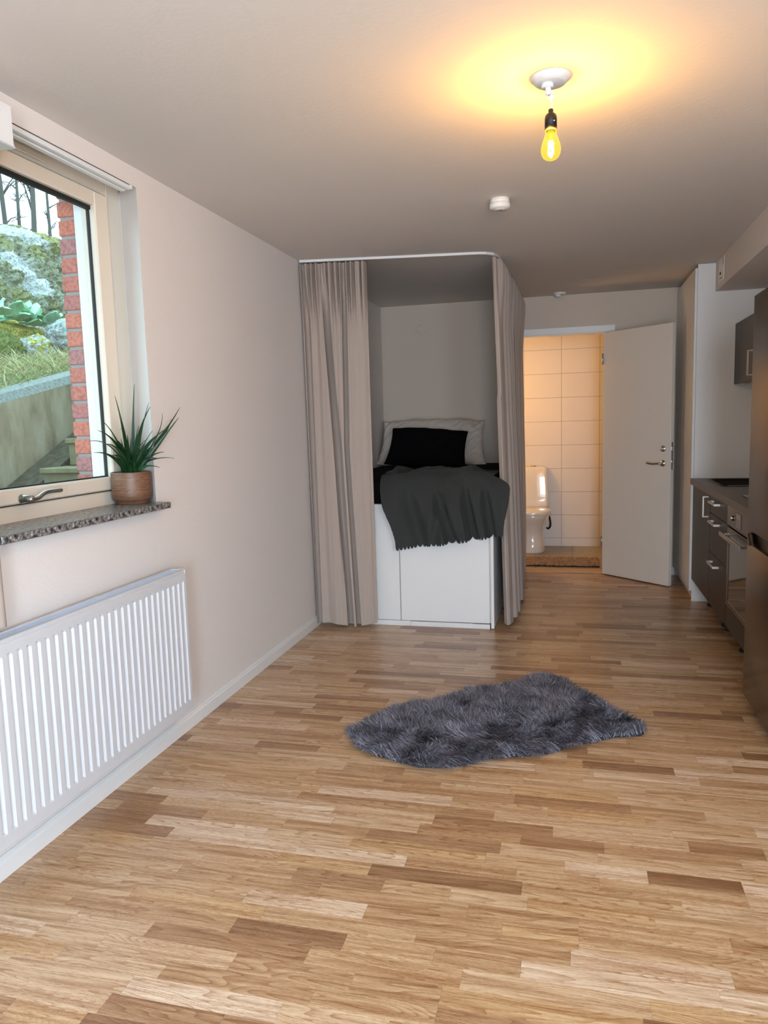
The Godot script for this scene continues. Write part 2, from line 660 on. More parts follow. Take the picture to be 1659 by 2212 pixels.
func build_shell() -> void:
	# left wall with the splayed window opening
	var st := begin()
	var T := 2.5
	prism(st, [Vector3(0, -0.1, -2.78), Vector3(0, -0.1, -8.2), Vector3(-0.266, -0.1, -8.2), Vector3(-0.266, -0.1, -2.91), Vector3(-0.16, -0.1, -2.91)], Vector3(0, T + 0.1, 0))
	prism(st, [Vector3(0, -0.1, -1.85), Vector3(0, -0.1, REAR + 0.2), Vector3(-0.266, -0.1, REAR + 0.2), Vector3(-0.266, -0.1, -1.72), Vector3(-0.16, -0.1, -1.72)], Vector3(0, T + 0.1, 0))
	cbox(st, Vector3(-0.1332, 0.465, -2.315), Vector3(0.2656, 1.13, 1.19), 0.0)
	prism(st, [Vector3(-0.0004, 2.325, -1.72), Vector3(-0.16, 2.379, -1.72), Vector3(-0.266, 2.379, -1.72), Vector3(-0.266, T, -1.72), Vector3(-0.0004, T, -1.72)], Vector3(0, 0, -1.19))
	single("wall_left", "white plastered wall with the window and the radiator", "wall", done(st), M.wall, "", "structure")
	single("ceiling", "smooth white ceiling with the hanging bulb", "ceiling", box_mesh(Vector3(-0.27, CEIL, -8.2), Vector3(RIGHT + 0.2, CEIL + 0.2, REAR + 0.2), 0.0), M.ceiling, "", "structure")
	# back wall with the bathroom doorway
	var y0 := -0.1
	single("wall_back", "off-white wall behind the bed niche and around the bathroom doorway", "wall", boxes_mesh([
		[Vector3(0.001, y0, BACK - 0.11), Vector3(1.21, CEIL, BACK)],
		[Vector3(1.21, 2.09, BACK - 0.11), Vector3(1.97, CEIL, BACK)],
		[Vector3(1.97, y0, BACK - 0.11), Vector3(RIGHT, CEIL, BACK)]], 0.0), M.wall_beige, "", "structure")
	single("wall_right", "white wall behind the kitchen units", "wall", boxes_mesh([
		[Vector3(RIGHT, y0, -8.2), Vector3(RIGHT + 0.2, CEIL, 0.25)],
		[Vector3(RIGHT, y0, 1.55), Vector3(RIGHT + 0.2, CEIL, REAR + 0.2)],
		[Vector3(RIGHT, y0, 0.25), Vector3(RIGHT + 0.2, 0.90, 1.55)],
		[Vector3(RIGHT, 2.10, 0.25), Vector3(RIGHT + 0.2, CEIL, 1.55)]], 0.0), M.wall, "", "structure")
	single("wall_rear", "white wall with a glazed door, behind the viewer", "wall", boxes_mesh([
		[Vector3(0, y0, REAR), Vector3(1.75, CEIL, REAR + 0.2)],
		[Vector3(1.75, 2.10, REAR), Vector3(2.55, CEIL, REAR + 0.2)],
		[Vector3(1.75, y0, REAR), Vector3(2.55, 0.06, REAR + 0.2)],
		[Vector3(2.55, y0, REAR), Vector3(RIGHT, CEIL, REAR + 0.2)]], 0.0), M.wall, "", "structure")
	glazed_opening("door_2", "glazed terrace door behind the viewer", "door", Transform3D(Basis(), Vector3(1.75, 0.06, REAR + 0.06)), 0.80, 2.04, true)
	glazed_opening("window_2", "wide window in the right wall beside the viewer", "window", Transform3D(Basis(Vector3.UP, PI / 2), Vector3(RIGHT + 0.06, 0.90, 1.55)), 1.30, 1.20, false)
	# boxed-in duct over the kitchen
	var so := thing("ceiling_soffit", "boxed white duct along the ceiling over the kitchen", "soffit", Vector3(2.9, 2.2, -2.2), "", "structure")
	part(so, "casing", box_mesh(Vector3(2.652, 2.204, -5.728), Vector3(RIGHT, CEIL, REAR), 0.002), M.wall)
	# baseboards
	var prof := [Vector3(0, 0, REAR), Vector3(0.014, 0, REAR), Vector3(0.014, 0.052, REAR), Vector3(0.010, 0.058, REAR), Vector3(0.010, 0.066, REAR), Vector3(0.005, 0.071, REAR), Vector3(0, 0.071, REAR)]
	single("baseboard_left", "white profiled baseboard under the radiator", "baseboard", prism_mesh(prof, Vector3(0, 0, -REAR - 4.76)), M.white, "", "structure")
	single("baseboard_back", "white baseboard between bathroom doorway and wardrobe", "baseboard", box_mesh(Vector3(2.04, 0, BACK), Vector3(2.535, 0.07, BACK + 0.012), 0.002), M.white, "", "structure")
	build_bathroom_door()


func glazed_opening(called: String, label: String, category: String, at: Transform3D, w: float, h: float, across: bool) -> void:
	var o := thing(called, label, category, at.origin, "", "structure")
	o.basis = at.basis
	var f := 0.06
	var list := [
		[Vector3(0, 0, 0), Vector3(f, h, 0.06)], [Vector3(w - f, 0, 0), Vector3(w, h, 0.06)],
		[Vector3(f, 0, 0), Vector3(w - f, f, 0.06)], [Vector3(f, h - f, 0), Vector3(w - f, h, 0.06)]]
	if across:
		list.append([Vector3(f, h * 0.44, 0), Vector3(w - f, h * 0.49, 0.06)])
	else:
		list.append([Vector3(w / 2 - 0.04, f, 0), Vector3(w / 2 + 0.04, h - f, 0.06)])
	child_of(o, "frame", boxes_mesh(list, 0.003), M.white)
	child_of(o, "pane", box_mesh(Vector3(f, f, 0.03), Vector3(w - f, h - f, 0.034), 0.0), M.pane)


func build_bathroom_door() -> void:
	var d := thing("door_1", "pale grey bathroom door standing open in its white frame", "door", Vector3(1.6, 0, BACK), "", "structure")
	part(d, "frame", boxes_mesh([
		[Vector3(1.21, 0, BACK - 0.11), Vector3(1.235, 2.09, BACK + 0.006)],
		[Vector3(1.945, 0, BACK - 0.11), Vector3(1.97, 2.09, BACK + 0.006)],
		[Vector3(1.235, 2.068, BACK - 0.11), Vector3(1.945, 2.09, BACK + 0.006)]], 0.002), M.white)
	part(d, "casing", boxes_mesh([
		[Vector3(1.15, 2.076, BACK), Vector3(2.035, 2.131, BACK + 0.014)],
		[Vector3(1.15, 0, BACK), Vector3(1.222, 2.076, BACK + 0.014)],
		[Vector3(1.958, 0, BACK), Vector3(2.035, 2.076, BACK + 0.014)]], 0.003), M.white)
	var p0 := Vector3(1.938, 0, -6.628)
	var along := Vector3(0.732, 0, 0.681)
	var out := Vector3(-0.681, 0, 0.732)
	var bs := Basis(along, Vector3.UP, along.cross(Vector3.UP))
	var leaf := MeshInstance3D.new()
	var st := begin()
	cbox(st, Vector3(0.335, 1.036, -0.02), Vector3(0.67, 2.052, 0.04), 0.002)
	leaf.mesh = done(st)
	leaf.material_override = M.paint
	leaf.name = "leaf"
	d.add_child(leaf)
	leaf.transform = Transform3D(Basis(along, Vector3.UP, out), p0 - d.position)
	var hw := func(called: String, mesh: Mesh, m: Material, parent: Node3D = leaf) -> MeshInstance3D:
		var o := MeshInstance3D.new()
		o.mesh = mesh
		o.material_override = m
		o.name = called
		parent.add_child(o, true)
		return o
	var flat := Basis(Vector3.RIGHT, PI / 2)  # turns a lathe's axis to the leaf's normal
	var lever := begin(true)
	lathe(lever, [Vector2(0, 0), Vector2(0.026, 0), Vector2(0.026, 0.006), Vector2(0.022, 0.009), Vector2(0.010, 0.010), Vector2(0.009, 0.045), Vector2(0, 0.045)], Vector3(0.605, 0.985, 0), 24, flat)
	tube(lever, smooth_path([Vector3(0.605, 0.985, 0.042), Vector3(0.58, 0.984, 0.046), Vector3(0.54, 0.981, 0.046), Vector3(0.50, 0.985, 0.044), Vector3(0.478, 0.990, 0.04)], 12), 0.0085, 10)
	hw.call("door_handle", done(lever), M.chrome)
	var turn := begin(true)
	lathe(turn, [Vector2(0, 0), Vector2(0.025, 0), Vector2(0.025, 0.006), Vector2(0.021, 0.009), Vector2(0.012, 0.010), Vector2(0.010, 0.022), Vector2(0, 0.022)], Vector3(0.605, 1.10, 0), 24, flat)
	cbox(turn, Vector3(0.605, 1.10, 0.026), Vector3(0.009, 0.034, 0.012), 0.003)
	hw.call("thumb_turn", done(turn), M.chrome)
	var lock := begin()
	cbox(lock, Vector3(0.6705, 1.045, -0.02), Vector3(0.002, 0.215, 0.02), 0.0008)
	cbox(lock, Vector3(0.672, 1.0, -0.02), Vector3(0.010, 0.018, 0.012), 0.002)
	cbox(lock, Vector3(0.672, 1.1, -0.02), Vector3(0.004, 0.03, 0.010), 0.001)
	hw.call("lock_plate", done(lock), M.steel)
	for y in [0.25, 1.8]:
		hw.call("hinge", lathe_mesh([Vector2(0, 0), Vector2(0.007, 0), Vector2(0.007, 0.09), Vector2(0, 0.09)], Vector3(-0.004, y, 0.002), 10), M.steel)
	# threshold
	single("trim_1", "oak threshold strip under the bathroom doorway", "threshold", boxes_mesh([
		[Vector3(1.236, -0.02, BACK - 0.11), Vector3(1.944, 0.012, BACK - 0.045)], [Vector3(1.236, -0.02, BACK - 0.04), Vector3(1.944, 0.016, BACK + 0.012)]], 0.004), M.oak, "", "structure")


# ---------------------------------------------------------------- window in the left wall

func build_window() -> void:
	var w := thing("window_1", "cream framed window looking out on a mossy rock slope", "window", Vector3(-0.2, 1.05, -2.315), "", "structure")
	var zr := -2.91
	var zl := -1.72
	part(w, "frame", boxes_mesh([
		[Vector3(-0.25, 1.048, zr), Vector3(-0.161, 2.379, zr + 0.098)],
		[Vector3(-0.25, 1.048, zl - 0.098), Vector3(-0.161, 2.379, zl)],
		[Vector3(-0.25, 1.048, zr + 0.098), Vector3(-0.161, 1.110, zl - 0.098)],
		[Vector3(-0.25, 2.318, zr + 0.098), Vector3(-0.161, 2.379, zl - 0.098)]], 0.004), M.frame)
	part(w, "vent", boxes_mesh([[Vector3(-0.161, 2.330, -2.44), Vector3(-0.150, 2.352, -2.0)], [Vector3(-0.152, 2.326, -2.43), Vector3(-0.144, 2.331, -2.01)]], 0.002), M.frame)
	var s := part(w, "sash", boxes_mesh([
		[Vector3(-0.215, 1.116, zr + 0.102), Vector3(-0.152, 2.313, zr + 0.192)],
		[Vector3(-0.215, 1.116, zl - 0.192), Vector3(-0.152, 2.313, zl - 0.102)],
		[Vector3(-0.215, 1.116, zr + 0.192), Vector3(-0.152, 1.170, zl - 0.192)],
		[Vector3(-0.215, 2.255, zr + 0.192), Vector3(-0.152, 2.313, zl - 0.192)]], 0.005), M.frame)
	var g0 := zr + 0.190
	var g1 := zl - 0.190
	var child := func(called: String, mesh: Mesh, m: Material) -> void:
		var o := MeshInstance3D.new()
		o.mesh = mesh
		o.material_override = m
		o.name = called
		s.add_child(o, true)
	child.call("gasket", boxes_mesh([
		[Vector3(-0.192, 1.166, g0), Vector3(-0.178, 2.259, g0 + 0.007)], [Vector3(-0.192, 1.166, g1 - 0.007), Vector3(-0.178, 2.259, g1)],
		[Vector3(-0.192, 1.166, g0), Vector3(-0.178, 1.175, g1)], [Vector3(-0.192, 2.240, g0), Vector3(-0.172, 2.259, g1)]], 0.001), M.gasket)
	child.call("pane", box_mesh(Vector3(-0.187, 1.172, g0 + 0.004), Vector3(-0.183, 2.250, g1 - 0.004), 0.0), M.pane)
	var h := begin(true)
	lathe(h, [Vector2(0, -0.006), Vector2(0.017, -0.006), Vector2(0.017, 0.006), Vector2(0.014, 0.008), Vector2(0.014, 0.016), Vector2(0.0125, 0.018), Vector2(0.0125, 0.048), Vector2(0, 0.050)], Vector3(-0.152, 1.133, -2.175), 20, Basis(Vector3(0, 0, 1), -PI / 2))
	tube(h, smooth_path([Vector3(-0.112, 1.133, -2.172), Vector3(-0.106, 1.133, -2.20), Vector3(-0.108, 1.146, -2.235), Vector3(-0.112, 1.150, -2.27), Vector3(-0.114, 1.149, -2.335)], 18), 0.0085, 10)
	child.call("window_handle", done(h), M.chrome)
	# outer white lining between the sash and the brick
	part(w, "outer_lining", boxes_mesh([
		[Vector3(-0.270, 1.10, -2.91), Vector3(-0.218, 2.35, -2.742)], [Vector3(-0.270, 1.10, -1.888), Vector3(-0.218, 2.35, -1.72)],
		[Vector3(-0.33, 1.10, -2.742), Vector3(-0.218, 1.150, -1.888)], [Vector3(-0.270, 2.285, -2.742), Vector3(-0.218, 2.35, -1.888)]], 0.003), M.white)
	single("window_sill", "dark veined marble window sill under the window", "sill", box_mesh(Vector3(-0.162, 1.030, -2.797), Vector3(0.060, 1.056, -1.834), 0.003), M.marble, "", "structure")
	# blind rail under the window head
	var b := thing("blind_rail", "slim double blind rail under the head of the window", "blind", Vector3(-0.03, 2.30, -2.3))
	part(b, "rail", boxes_mesh([[Vector3(-0.022, 2.307, -2.745), Vector3(-0.003, 2.3235, -1.87)]], 0.002), M.white)
	part(b, "rail", boxes_mesh([[Vector3(-0.048, 2.303, -2.745), Vector3(-0.027, 2.3235, -1.87)]], 0.002), M.white)
	part(b, "bracket", boxes_mesh([[Vector3(-0.050, 2.312, -2.762), Vector3(-0.003, 2.328, -2.746)]], 0.002), M.white)
	# cassette and curtain at the near side of the window
	var c := thing("curtain_cassette", "white rounded box on the wall over the near end of the window", "cassette", Vector3(0.035, 2.2, -1.7))
	var cs := begin()
	var loops := []
	for x in [0.001, 0.066, 0.072]:
		var r := []
		for p in round_rect(-1.3, -2.008, -0.059, 0.059, 0, 0.012 if x < 0.07 else 0.008, 4):
			var k: float = 0.0 if x < 0.07 else 0.003
			r.append(Vector3(x, 2.272 + p.z * (1.0 - k * 12.0), p.x))
		loops.append(r)
	loft(cs, loops)
	part(c, "casing", done(cs), M.white)
	var rows := []
	for j in 30:
		var y := 2.205 - j * (2.205 - 0.785) / 29
		var row := []
		for i in 60:
			var u := i / 59.0
			row.append(Vector3(0.042 + 0.018 * sin(u * 34.0 + sin(j * 0.2) * 0.4), y, -1.842 + 0.50 * u))
		rows.append(row)
	single("window_curtain", "grey curtain hanging beside the window above the radiator", "curtain", sheet_mesh(rows, 0.002), M.curtain)
	# brick jamb outside the pane
	var f := thing("wall_facade", "red brick outer wall seen through the window", "wall", Vector3(-0.32, 0, -4.0), "", "structure")
	part(f, "mortar", boxes_mesh([
		[Vector3(-0.366, -0.6, -8.2), Vector3(-0.267, 3.2, -2.786)], [Vector3(-0.366, -0.6, -1.842), Vector3(-0.267, 3.2, REAR + 0.2)],
		[Vector3(-0.366, -0.6, -2.786), Vector3(-0.267, 1.098, -1.842)], [Vector3(-0.366, 2.352, -2.786), Vector3(-0.267, 3.2, -1.842)]], 0.0), M.mortar)
	var header := box_mesh(Vector3(-0.053, -0.031, -0.06), Vector3(0.053, 0.031, 0.06), 0.004)
	var stretcher := box_mesh(Vector3(-0.053, -0.031, -0.125), Vector3(0.053, 0.031, 0.125), 0.004)
	for i in 18:
		var o := MeshInstance3D.new()
		var long := i % 2 == 0
		o.mesh = stretcher if long else header
		o.material_override = M.brick[(i * 7 + i / 3) % 4]
		o.name = "brick"
		f.add_child(o, true)
		o.position = Vector3(-0.3215 + rng.randf_range(-0.002, 0.002), 1.145 + i * 0.0752, -2.779 - (0.125 if long else 0.06)) - f.position


# ---------------------------------------------------------------- bathroom

func build_bathroom() -> void:
	var zb := -8.08
	single("wall_bathroom_left", "white bathroom wall with the lamp", "wall", box_mesh(Vector3(0.60, -0.1, zb), Vector3(0.70, CEIL, BACK - 0.111), 0.0), M.wall, "", "structure")
	single("wall_bathroom_right", "white bathroom wall beyond the door", "wall", box_mesh(Vector3(2.45, -0.1, zb), Vector3(2.55, CEIL, BACK - 0.111), 0.0), M.wall, "", "structure")
	var w := thing("wall_bathroom_back", "bathroom wall of wide cream tiles behind the toilet", "wall", Vector3(1.6, 0, zb - 0.05), "", "structure")
	part(w, "grout", box_mesh(Vector3(0.60, -0.1, zb - 0.12), Vector3(2.55, CEIL, zb - 0.004), 0.0), M.grout)
	var shapes := {}
	var xs := [0.70, 0.802, 1.187, 1.572, 1.957, 2.342, 2.45]
	for r in 11:
		var y0 := maxf(0.0, 0.091 + (r - 1) * 0.2475)
		var y1 := minf(CEIL, 0.091 + r * 0.2475)
		if y1 - y0 < 0.02:
			continue
		for c in xs.size() - 1:
			var size := Vector3(xs[c + 1] - xs[c] - 0.003, y1 - y0 - 0.003, 0.008)
			var key := "%.3f %.3f" % [size.x, size.y]
			if not shapes.has(key):
				shapes[key] = box_mesh(-size / 2, size / 2, 0.001)
			var o := MeshInstance3D.new()
			o.mesh = shapes[key]
			o.material_override = M.tile
			o.name = "tile"
			w.add_child(o, true)
			o.position = Vector3((xs[c] + xs[c + 1]) / 2, (y0 + y1) / 2, zb - 0.004) - w.position
	var f := thing("floor_bathroom", "beige tiled bathroom floor beyond the threshold", "floor", Vector3(1.5, -0.2, -7.4), "", "structure")
	part(f, "grout", box_mesh(Vector3(0.60, -0.2, zb - 0.004), Vector3(2.55, -0.006, BACK - 0.08), 0.0), M.mortar)
	var ft := box_mesh(Vector3(-0.1635, -0.006, -0.1635), Vector3(0.1635, 0.0, 0.1635), 0.001)
	for i in 5:
		for j in 4:
			var o := MeshInstance3D.new()
			o.mesh = ft
			o.material_override = M.floor_tile
			o.name = "tile"
			f.add_child(o, true)
			o.position = Vector3(0.862 + i * 0.33 + 0.0, 0, -7.916 + j * 0.33) - f.position
	build_toilet()
	# round wall lamp, out of sight beside the doorway
	var l := thing("bathroom_lamp", "round opal wall lamp on the bathroom's side wall", "lamp", Vector3(0.70, 1.62, -7.20))
	part(l, "base", lathe_mesh([Vector2(0, 0), Vector2(0.10, 0), Vector2(0.10, 0.02), Vector2(0, 0.02)], Vector3(0.70, 1.62, -7.20), 24, Basis(Vector3(0, 0, 1), -PI / 2)), M.white)
	var glow := mk(Color(1, 0.9, 0.75), 0.4)
	glow.emission_enabled = true
	glow.emission = Color(1.0, 0.78, 0.45)
	glow.emission_energy_multiplier = 2.0
	part(l, "lamp_shade", lathe_mesh([Vector2(0.095, 0.02), Vector2(0.09, 0.045), Vector2(0.07, 0.07), Vector2(0.035, 0.083), Vector2(0, 0.086)], Vector3(0.70, 1.62, -7.20), 24, Basis(Vector3(0, 0, 1), -PI / 2)), glow)
	var o2 := OmniLight3D.new()
	o2.name = "bathroom_lamp_light"
	o2.position = Vector3(0.86, 1.62, -7.20) - l.position
	o2.light_color = Color(1.0, 0.765, 0.45)
	o2.light_energy = 0.42
	o2.light_size = 0.08
	o2.omni_range = 12.0
	o2.omni_attenuation = 2.0
	o2.shadow_enabled = true
	l.add_child(o2)
	# mat
	var m := thing("bath_mat", "tan tufted bath mat on the bathroom floor in front of the toilet", "bath mat", Vector3(1.5, 0, -7.15))
	part(m, "backing", box_mesh(Vector3(1.05, 0.001, -7.36), Vector3(1.93, 0.014, -6.93), 0.004), M.hide)
	tuft_field(m, "pile", 5200, func(r: RandomNumberGenerator) -> Array:
		var p := Vector3(r.randf_range(1.05, 1.93), 0.010, r.randf_range(-7.36, -6.93))
		return [p, Vector3(r.randf_range(-1, 1), 0, r.randf_range(-0.6, 1)), r.randf_range(0.018, 0.030), Color(0.60, 0.42, 0.27) * r.randf_range(0.75, 1.35)], 0.10, 5, M.mat_fur)


func build_toilet() -> void:
	var cx := 1.284
	var t := thing("toilet", "white porcelain toilet against the tiled bathroom wall", "toilet", Vector3(cx, 0, -7.8))
	# bowl and foot: outlines from the floor upwards (height, half width, back, front)
	var st := begin(true)
	var loops := []
	for s in [[0.0, 0.125, -7.97, -7.585], [0.015, 0.130, -7.975, -7.575], [0.10, 0.118, -7.97, -7.60], [0.18, 0.108, -7.97, -7.62], [0.24, 0.118, -7.98, -7.60], [0.31, 0.148, -7.99, -7.54], [0.37, 0.172, -8.0, -7.475], [0.40, 0.178, -8.0, -7.46]]:
		var loop := []
		for i in 40:
			var a := TAU * i / 40
			var c := cos(a)
			var sn := sin(a)
			var zc: float = (s[2] + s[3]) / 2
			var hz: float = (s[3] - s[2]) / 2
			var e := 0.75
			var px: float = s[1] * signf(c) * pow(absf(c), e)
			var pz := -hz * signf(sn) * pow(absf(sn), e)
			if pz > 0.0:
				px *= 1.0 - 0.16 * pow(pz / hz, 3.0)
			loop.append(Vector3(cx + px, s[0], zc + pz))
		loops.append(loop)
	loft(st, loops)
	part(t, "bowl", done(st), M.porcelain)
	st = begin(true)
	loops = []
	for s in [[0.402, 0.0], [0.406, 0.006], [0.438, 0.008], [0.446, 0.0], [0.450, -0.02]]:
		var loop := []
		for i in 48:
			var a := TAU * i / 48
			var c := cos(a)
			var sn := sin(a)
			var hz := 0.222 + float(s[1])
			var px := (0.183 + float(s[1])) * signf(c) * pow(absf(c), 0.7)
			var pz := -hz * signf(sn) * pow(absf(sn), 0.75)
			if pz > 0.0:
				px *= 1.0 - 0.18 * pow(pz / hz, 3.0)
			loop.append(Vector3(cx + px, s[0], -7.665 + pz))
		loops.append(loop)
	loft(st, loops)
	part(t, "lid", done(st), M.porcelain)
	st = begin(true)
	loops = []
	for s in [[0.40, 0.150, -7.900], [0.47, 0.166, -7.885], [0.60, 0.162, -7.890], [0.75, 0.153, -7.900], [0.835, 0.147, -7.908], [0.853, 0.140, -7.915], [0.862, 0.125, -7.930], [0.864, 0.09, -7.955]]:
		loops.append(round_rect(cx - s[1], cx + s[1], -8.072, s[2], s[0], 0.035, 6))
	loft(st, loops)
	part(t, "tank", done(st), M.porcelain)
	part(t, "flush_button", lathe_mesh([Vector2(0.03, 0.862), Vector2(0.03, 0.868), Vector2(0.026, 0.871), Vector2(0, 0.871)], Vector3(cx, 0, -7.985), 24), M.steel)
	part(t, "supply_hose", tube_mesh(smooth_path([Vector3(1.40, 0.40, -7.99), Vector3(1.445, 0.34, -7.99), Vector3(1.46, 0.24, -8.0), Vector3(1.44, 0.20, -8.02), Vector3(1.42, 0.20, -8.065)], 14), 0.010, 8), M.rubber)


# ---------------------------------------------------------------- outside the window

func build_outside() -> void:
	single("ground_outside", "dark ground below the slope outside", "ground", box_mesh(Vector3(-30, -1.2, -40), Vector3(-0.37, -0.6, 20), 0.0), M.footing, "", "structure")
	single("ground_ridge", "rising ground behind the rock face", "ground", box_mesh(Vector3(-16, -0.6, -24), Vector3(-5.3, 3.55, -6), 0.0), M.footing, "", "structure")
	# retaining wall along the steps
	var rw := thing("retaining_wall", "stained concrete retaining wall beside the garden steps", "retaining wall", Vector3(-1.5, -0.6, -4.2))
	var ytop := func(z: float) -> float: return 1.563 + 0.22 * (-3.54 - z)
	var st := begin()
	prism(st, [Vector3(-1.4, -0.6, -1.5), Vector3(-1.4, -0.6, -7.5), Vector3(-1.4, ytop.call(-7.5) - 0.035, -7.5), Vector3(-1.4, ytop.call(-1.5) - 0.035, -1.5)], Vector3(-0.22, 0, 0))
	part(rw, "body", done(st), M.concrete)
	st = begin()
	var a0: float = ytop.call(-7.5)
	var a1: float = ytop.call(-1.5)
	face(st, [Vector3(-1.3995, a0 - 0.035, -7.5), Vector3(-1.3995, a1 - 0.035, -1.5), Vector3(-1.44, a1 + 0.01, -1.5), Vector3(-1.44, a0 + 0.01, -7.5)], Vector3(1, 1, 0))
	face(st, [Vector3(-1.63, a0 + 0.01, -7.5), Vector3(-1.63, a1 + 0.01, -1.5), Vector3(-1.44, a1 + 0.01, -1.5), Vector3(-1.44, a0 + 0.01, -7.5)], Vector3(0, 1, 0))
	face(st, [Vector3(-1.3995, a0 - 0.035, -7.5), Vector3(-1.3995, a1 - 0.035, -1.5), Vector3(-1.63, a1 - 0.035, -1.5), Vector3(-1.63, a0 - 0.035, -7.5)], Vector3(0, -1, 0))
	part(rw, "coping", done(st), M.coping)
	# rough footing that climbs with the steps
	st = begin()
	prism(st, [Vector3(-1.2, -0.6, -1.6), Vector3(-1.2, -0.6, -7.0), Vector3(-1.2, 1.10 + 0.48 * 3.4, -7.0), Vector3(-1.2, 1.10 - 0.48 * 2.0, -1.6)], Vector3(-0.192, 0, 0))
	single("step_footing", "rough dark footing climbing between the steps and the concrete wall", "footing", done(st), M.footing)
	var labels := ["lower wooden garden step behind the window pane", "upper wooden garden step beside the brick jamb"]
	for i in 2:
		var y := 1.162 + 0.16 * i
		var z := -3.555 - 0.235 * i
		var s := thing("garden_step", labels[i], "step", Vector3(-0.8, y - 0.16, z), "garden steps")
		part(s, "tread", box_mesh(Vector3(-1.198, y - 0.03, z - 0.25), Vector3(-0.40, y, z), 0.004), M.step_wood)
		part(s, "riser", box_mesh(Vector3(-1.190, y - 0.158, z - 0.05), Vector3(-0.40, y - 0.03, z - 0.022), 0.003), M.step_wood)
	# slope of soil behind the wall
	var n := noise(0.9, 71, 4)
	var soil := begin(true)
	var gy := func(x: float, z: float) -> float:
		var k := clampf((-1.6 - x) / 1.4, 0.0, 1.0)
		return lerpf(ytop.call(z) + 0.0, 1.93 + 0.06 * (-5.4 - z), k) + 0.42 * maxf(0.0, -3.05 - x) + 0.03 * n.get_noise_2d(x * 3.0, z * 3.0) - 0.02
	var cols := [Color(0.17, 0.18, 0.09), Color(0.30, 0.29, 0.16)]
	for i in 24:
		for j in 60:
			var pts := []
			for k in [[0, 0], [1, 0], [1, 1], [0, 1]]:
				var x: float = -1.6 - (i + k[0]) * 0.12
				var z: float = -2.0 - (j + k[1]) * 0.12
				pts.append(Vector3(x, gy.call(x, z), z))
			soil.set_color(cols[0].lerp(cols[1], clampf(0.5 + n.get_noise_2d(i * 2.0, j * 2.0), 0, 1)))
			face(soil, pts, Vector3.UP)
	single("grass_slope", "bare sloping soil bed under the straw grass", "slope", done(soil), M.coloured, "", "structure")
	var g := thing("dry_grass", "dry straw and green grass on the slope above the wall", "grass", Vector3(-2.3, 1.6, -5.0), "", "stuff")
	tuft_field(g, "blades", 4200, func(r: RandomNumberGenerator) -> Array:
		var x := r.randf_range(-3.1, -1.62)
		var z := r.randf_range(-8.0, -3.0)
		var straw := r.randf() < 0.62
		var c := Color(0.52, 0.46, 0.25) if straw else Color(0.26, 0.40, 0.12)
		return [Vector3(x, gy.call(x, z) - 0.01, z), Vector3(r.randf_range(-1, 1), 0, r.randf_range(-1, 1)), r.randf_range(0.08, 0.26 if straw else 0.16), c * r.randf_range(0.7, 1.35)], 0.03, 4, M.mat_fur, 1.2)
	# edging board
	single("edging_board", "weathered grey edging board at the foot of the rocks", "board", box_mesh(Vector3(-3.06, 1.86, -9.0), Vector3(-3.02, 2.005, -4.2), 0.004), M.grey_wood)
	rock_face()
	boulder("mossy_boulder", "long low boulder covered with yellow moss outside", Vector3(-3.86, 2.27, -6.25), Vector3(0.30, 0.24, 0.85), 81, 0.85)
	boulder("stone_boulder", "bare blue-grey boulder beside the brick jamb", Vector3(-3.30, 2.33, -6.74), Vector3(0.20, 0.17, 0.26), 82, 0.0)
	boulder("low_stone", "pale split stone below the mossy boulder", Vector3(-3.24, 2.10, -6.14), Vector3(0.16, 0.17, 0.17), 83, 0.12)
	boulder("green_stone", "dark moss-grown stone low beside the pale one", Vector3(-3.30, 2.09, -5.72), Vector3(0.20, 0.18, 0.20), 84, 1.2)
	# large leaves
	var bp := thing("leafy_plant", "row of broad pale green leaves growing on the mossy boulder", "plant", Vector3(-3.5, 2.4, -6.2))
	for i in 30:
		var s := 5.62 + 1.25 * i / 29.0 + rng.randf_range(-0.03, 0.03)
		var pick := rng.randf()
		var lm: Material = M.bergenia_old if pick < 0.14 else M.bergenia_pale if pick < 0.5 else M.bergenia
		part(bp, "leaf", broad_leaf(Vector3(-3.56 + rng.randf_range(-0.09, 0.08), 2.44 + 0.05 * (s - 6.0) + rng.randf_range(-0.03, 0.05), -s), rng.randf_range(0.12, 0.21)), lm)
	# bare trees on the ridge
	var spots := [[-8.5, -12.22, 4.6, "bare grey tree with a forked trunk at the edge of the window"], [-10.6, -15.0, 4.9, "thin bare tree rising behind the ridge"], [-7.3, -11.30, 3.9, "slender leaning bare tree in the middle of the ridge"], [-10.5, -15.97, 4.6, "short twiggy bare tree nearest the brick jamb"]]
	for s in spots:
		var tr := thing("bare_tree", s[3], "tree", Vector3(s[0], 3.54, s[1]), "bare trees on the ridge")
		var r := RandomNumberGenerator.new()
		r.seed = int(-s[1] * 100)
		var base := Vector3(s[0], 3.54, s[1])
		var top := base + Vector3(r.randf_range(-0.3, 0.3), s[2], r.randf_range(-0.25, 0.25))
		part(tr, "trunk", tube_mesh(smooth_path([base, base.lerp(top, 0.4) + Vector3(0.1, 0, 0.1), top], 8), [0.05, 0.05, 0.047, 0.043, 0.04, 0.034, 0.028, 0.02, 0.01], 7), M.bark)
